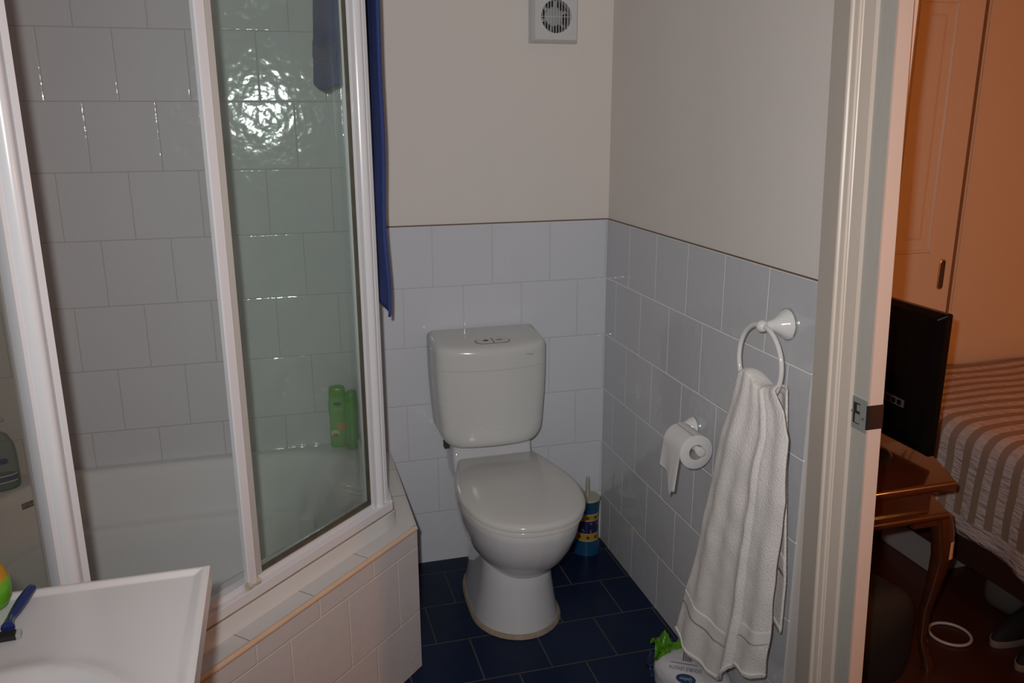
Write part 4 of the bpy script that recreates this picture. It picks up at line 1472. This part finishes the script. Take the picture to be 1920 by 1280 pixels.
yy = mth('ADD', sx.outputs['Y'], mth('MULTIPLY', nz.outputs['Fac'], 0.035))
fr = mth('FRACT', mth('ADD', mth('DIVIDE', yy, 0.062), 100.0))
st = mth('GREATER_THAN', fr, 0.54)
hemz = mth('LESS_THAN', sx.outputs['Z'], 0.315)
st = mth('MULTIPLY', st, mth('SUBTRACT', 1.0, hemz))
mx = N(nt, 'ShaderNodeMixRGB')
mx.inputs['Color1'].default_value = (0.62, 0.545, 0.52, 1)
mx.inputs['Color2'].default_value = (0.35, 0.26, 0.20, 1)
nt.links.new(st, mx.inputs['Fac'])
nt.links.new(mx.outputs[0], bs.inputs['Base Color'])
bs.inputs['Roughness'].default_value = 0.85
n3 = N(nt, 'ShaderNodeTexNoise', i_Scale=60.0, i_Detail=2.0)
mp = N(nt, 'ShaderNodeMapping')
mp.inputs['Scale'].default_value = (1.2, 0.25, 1.2)
nt.links.new(tc.outputs['Object'], mp.inputs['Vector'])
nt.links.new(mp.outputs[0], n3.inputs['Vector'])
hh = mth('MULTIPLY', n3.outputs['Fac'], mth('SUBTRACT', 1.0, st))
bp = N(nt, 'ShaderNodeBump', i_Strength=1.0, i_Distance=0.014)
nt.links.new(hh, bp.inputs['Height'])
nt.links.new(bp.outputs[0], bs.inputs['Normal'])
M_SPREAD = m


def spread(u, v):
    y = BY0 + (BY1 - 0.004 - BY0) * u
    rip = 0.006 * math.sin(y * 30) + 0.010 * math.sin(y * 11 + 1)
    zb = 0.232 + 0.025 * math.sin(y * 7 + 0.8) + 0.02 * (-(y + 0.7))
    R = 0.065
    L1 = BZ - R - zb
    L2 = R * math.pi / 2
    L3 = BX1 - BX0 - R
    s = v * (L1 + L2 + L3)
    wob = noise.noise(V((y * 3, s * 3, 4))) * 0.012
    if s < L1:
        t = s / L1
        return V((BX0 - 0.004 - (0.018 + rip) * (1 - t) + wob * 0.4, y, zb + s))
    if s < L1 + L2:
        a = (s - L1) / R
        return V((BX0 - 0.004 + R - R * math.cos(a), y, BZ - R + R * math.sin(a) + wob * 0.5))
    return V((BX0 + R + (s - L1 - L2), y, BZ + wob))


MB().grid(spread, 170, 90).build('bedspread', M_SPREAD, bed, solid=0.006, smooth=80)

# side table
tb = thing('side_table', (0.36, -0.8, 0), 'polished red-brown side table with curved legs beside bed', 'side table')
M_MAHO = mat('polished_mahogany', (0.070, 0.021, 0.007), 0.2, var=0.35, vscale=10, stretch=(0.3, 2.5, 2.5), coat=0.6, bump=0.05)
topo = [(0.085, -1.028), (0.585, -1.022), (0.692, -0.78), (0.692, -0.50), (0.085, -0.50)]
lowo = [(0.105, -1.006), (0.600, -1.000), (0.680, -0.775), (0.658, -0.52), (0.105, -0.52)]
apro = [(0.12, -0.985), (0.548, -0.980), (0.628, -0.765), (0.618, -0.54), (0.12, -0.54)]


def scale_poly(poly, k):
    cx_ = sum(p[0] for p in poly) / len(poly)
    cy_ = sum(p[1] for p in poly) / len(poly)
    return [(cx_ + (x - cx_) * k, cy_ + (y - cy_) * k) for x, y in poly]


b = MB()
b.loft([[V((x, y, z)) for x, y in scale_poly(topo, k)] for k, z in [(1.0 - 0.030 * (1 - math.cos(math.radians(a))), 0.587 + 0.013 * math.sin(math.radians(a))) for a in range(-90, 91, 15)]])
b.build('table_top', M_MAHO, tb, smooth=50)
MB().prism(apro, 0.495, 0.575).build('apron', M_MAHO, tb, smooth=0)
b = MB()
b.loft([[V((x, y, z)) for x, y in scale_poly(lowo, k)] for k, z in [(1.0 - 0.040 * (1 - math.cos(math.radians(a))), 0.4875 + 0.0115 * math.sin(math.radians(a))) for a in range(-90, 91, 15)]])
b.build('lower_moulding', M_MAHO, tb, smooth=50)


def cab_leg(x, y, dx, dy):
    pts, rr = [], []
    for z, off, r in ((0.478, 0.0, 0.026), (0.42, 0.010, 0.030), (0.36, 0.014, 0.027), (0.28, 0.006, 0.021), (0.18, -0.008, 0.016), (0.09, -0.006, 0.014), (0.035, 0.012, 0.016), (0.012, 0.020, 0.020), (0.0, 0.020, 0.019)):
        pts.append(V((x + dx * off, y + dy * off, z)))
        rr.append(r)
    return MB().tube(pts, rr, 14).build('leg', M_MAHO, tb, smooth=70)


L_ = cab_leg(0.602, -0.968, 0.6, -0.8)
cab_leg(0.12, -0.980, -0.6, -0.8)
cab_leg(0.63, -0.56, 0.7, 0.5)
cab_leg(0.12, -0.56, -0.6, 0.5)
tb2 = MB().prism([(0.50, -0.985), (0.575, -0.985), (0.575, -0.972), (0.50, -0.972)], 0.455, 0.478).build('knee_bracket', M_MAHO, tb, smooth=0)
sv, sf = rect_polys(0.020, 0.052, 4, 4)
M_STK = mat('cream_paper_sticker', (0.55, 0.42, 0.25), 0.6)
lb = MB().tube([V((0.602 + 0.6 * o, -0.968 - 0.8 * o, z)) for z, o in ((0.478, 0.0), (0.42, 0.010), (0.36, 0.014), (0.28, 0.006))], [0.026, 0.030, 0.027, 0.021], 24)
ltree = lb.bvh()
lb.b.free()
dd = V((-0.15, -1, 0)).normalized()
decal('paper_sticker', sv, sf, M_STK, tb, V((0.622, -0.985, 0.385)) + dd * 0.05, V((0, 0, 1)).cross(dd), (0, 0, 1), ltree, 0.0008)
items = [(*rect_polys(0.0035, random.choice((0.0012, 0.002)), 1, 1), 0.003 + 0.002 * (k % 2), -0.020 + 0.0029 * k) for k in range(14)]
vs, fs = merge_polys(*items)
decal('sticker_print', vs, fs, M_SCR, tb, V((0.622, -0.985, 0.385)) + dd * 0.05, V((0, 0, 1)).cross(dd), (0, 0, 1), ltree, 0.0014)

# computer monitor seen from behind
mon = thing('computer_monitor', (0.50, -0.76, 0.6), 'black computer monitor seen from behind on the side table', 'monitor')
M_BLK = mat('glossy_black_plastic', (0.004, 0.004, 0.0045), 0.22, spec=0.12)
MX, MY0, MY1, MZ0, MZ1 = 0.588, -0.912, -0.44, 0.622, 1.022
b = MB()


def mloop(x, ins):
    return [V((x, MY0 + ins, MZ0 + ins)), V((x, MY1 - ins, MZ0 + ins)), V((x, MY1 - ins, MZ1 - ins)), V((x, MY0 + ins, MZ1 - ins))]


b.loft([mloop(MX + 0.022, 0.0), mloop(MX, 0.0), mloop(MX - 0.018, 0.012), mloop(MX - 0.032, 0.055)])
b.build('casing', M_BLK, mon, smooth=0, bevel=0.006, seg=3)
MB().box(MX + 0.0215, MX + 0.0225, MY0 + 0.015, MY1 - 0.015, MZ0 + 0.02, MZ1 - 0.015).build('screen', mat('dark_screen', (0.01, 0.01, 0.012), 0.1), mon, smooth=0)
MB().box(0.47, 0.56, -0.725, -0.655, 0.61, 0.80).build('stand_neck', M_BLK, mon, smooth=0, bevel=0.01)
b = MB()
b.lathe([(0.115, 0.6005), (0.117, 0.606), (0.105, 0.613), (0.02, 0.617)], (0.435, -0.775, 0), seg=40).build('stand_base', mat('dark_grey_gloss_base', (0.03, 0.028, 0.026), 0.2), mon, smooth=60)
b = MB().obox(V((MX - 0.0335, -0.835, 0.742)), V((0, 0.105, 0.004)), V((-0.002, 0, 0)), V((0, 0, 0.022)))
b.build('port_strip', mat('steel_port_plate', (0.22, 0.22, 0.22), 0.35, metal=0.6), mon, smooth=0)
for k in range(4):
    MB().box(MX - 0.0368, MX - 0.0354, -0.825 + 0.022 * k, -0.810 + 0.022 * k, 0.747, 0.760).build('port_socket', M_BLK, mon, smooth=0)

# shoes, bags and oddments on the bedroom floor
M_SHOE = mat('black_canvas', (0.012, 0.013, 0.015), 0.8)
M_SOLE = mat('pale_rubber_sole', (0.30, 0.26, 0.23), 0.6)


def shoe(c, ang, label):
    t = thing('shoe', c, label, 'shoe', 'shoes beside the bed')
    Rm = Matrix.Rotation(ang, 3, 'Z')

    def ringz(k, z, y0_, y1_):
        pts = []
        for i in range(28):
            a = 2 * math.pi * i / 28
            yv = math.sin(a)
            wv = 0.041 - 0.009 * (0.5 - 0.5 * yv) - 0.006 * (yv > 0.3) * (yv - 0.3)
            pts.append(V(c) + Rm @ V((wv * k * math.cos(a), (y0_ + y1_) / 2 + (y1_ - y0_) / 2 * yv, z)))
        return pts
    MB().loft([ringz(1.0, 0.0, -0.135, 0.135), ringz(1.05, 0.006, -0.138, 0.138), ringz(1.05, 0.022, -0.138, 0.138)]).build('sole', M_SOLE, t, smooth=50)
    b = MB()
    b.loft([ringz(1.0, 0.021, -0.134, 0.134), ringz(0.98, 0.04, -0.132, 0.126), ringz(0.85, 0.060, -0.130, 0.085), ringz(0.72, 0.075, -0.128, 0.03), ringz(0.66, 0.088, -0.126, 0.0)])
    b.build('upper', M_SHOE, t, smooth=60)
    return t


shoe((1.005, -0.925, 0), math.radians(100), 'black canvas shoe with pale sole near the white loop')
shoe((0.985, -1.045, 0), math.radians(95), 'black canvas shoe half hidden at right edge by bed')
M_FELT = mat('grey_felt', (0.105, 0.095, 0.085), 0.9)


def bag(name, c, rx, ry_, rz_, m, label, cat, e=0.6, rot=0.0, seed=1.0):
    t = thing(name, (c[0], c[1], 0), label, cat)
    b = MB().loft(superell((c[0], c[1], rz_ + 0.0), rx, ry_, rz_, e, 0.05, seed, 32, 18, rot))
    b.build('fabric_body', m, t, smooth=80)
    b = MB()
    p0 = V((c[0], c[1], rz_ * 2 - 0.012))
    d = Matrix.Rotation(rot, 3, 'Z') @ V((0, ry_ * 0.6, 0))
    b.tube(catmull([p0 - d, p0 - d * 0.6 + V((0, 0, 0.02)), p0 + d * 0.6 + V((0, 0, 0.02)), p0 + d], 5), 0.006, 8).build('carry_strap', m, t)
    return t


bag('storage_bag', (1.10, -0.80), 0.09, 0.07, 0.066, M_FELT, 'grey felt bag on the floor under the bed edge', 'bag', 0.7, 0.2, 2.0)
bag('laptop_bag', (0.34, -0.98), 0.17, 0.09, 0.155, mat('black_nylon', (0.012, 0.012, 0.012), 0.8), 'black fabric bag on the floor under the side table', 'bag', 0.55, 0.1, 5.0)
bx_ = thing('storage_box', (1.10, -0.42, 0), 'pale grey storage box under the bed behind the table leg', 'box')
MB().box(1.00, 1.28, -0.55, -0.30, 0.0, 0.115).build('box_body', mat('pale_grey_card', (0.34, 0.34, 0.35), 0.7), bx_, smooth=0, bevel=0.004)
MB().box(0.995, 1.285, -0.555, -0.295, 0.115, 0.14).build('box_lid', MATS['pale_grey_card'], bx_, smooth=0, bevel=0.003)
lp = MB().torus((0.795, -0.868, 0.0055), (0.75, 0.66, 0), (-0.66, 0.75, 0), 0.058, 0.0045, 48, 10).build('plastic_loop', mat('white_cable_plastic', (0.62, 0.58, 0.56), 0.4), None, smooth=80)
tag(lp, 'white plastic cable loop on the dark bedroom floor', 'cable')
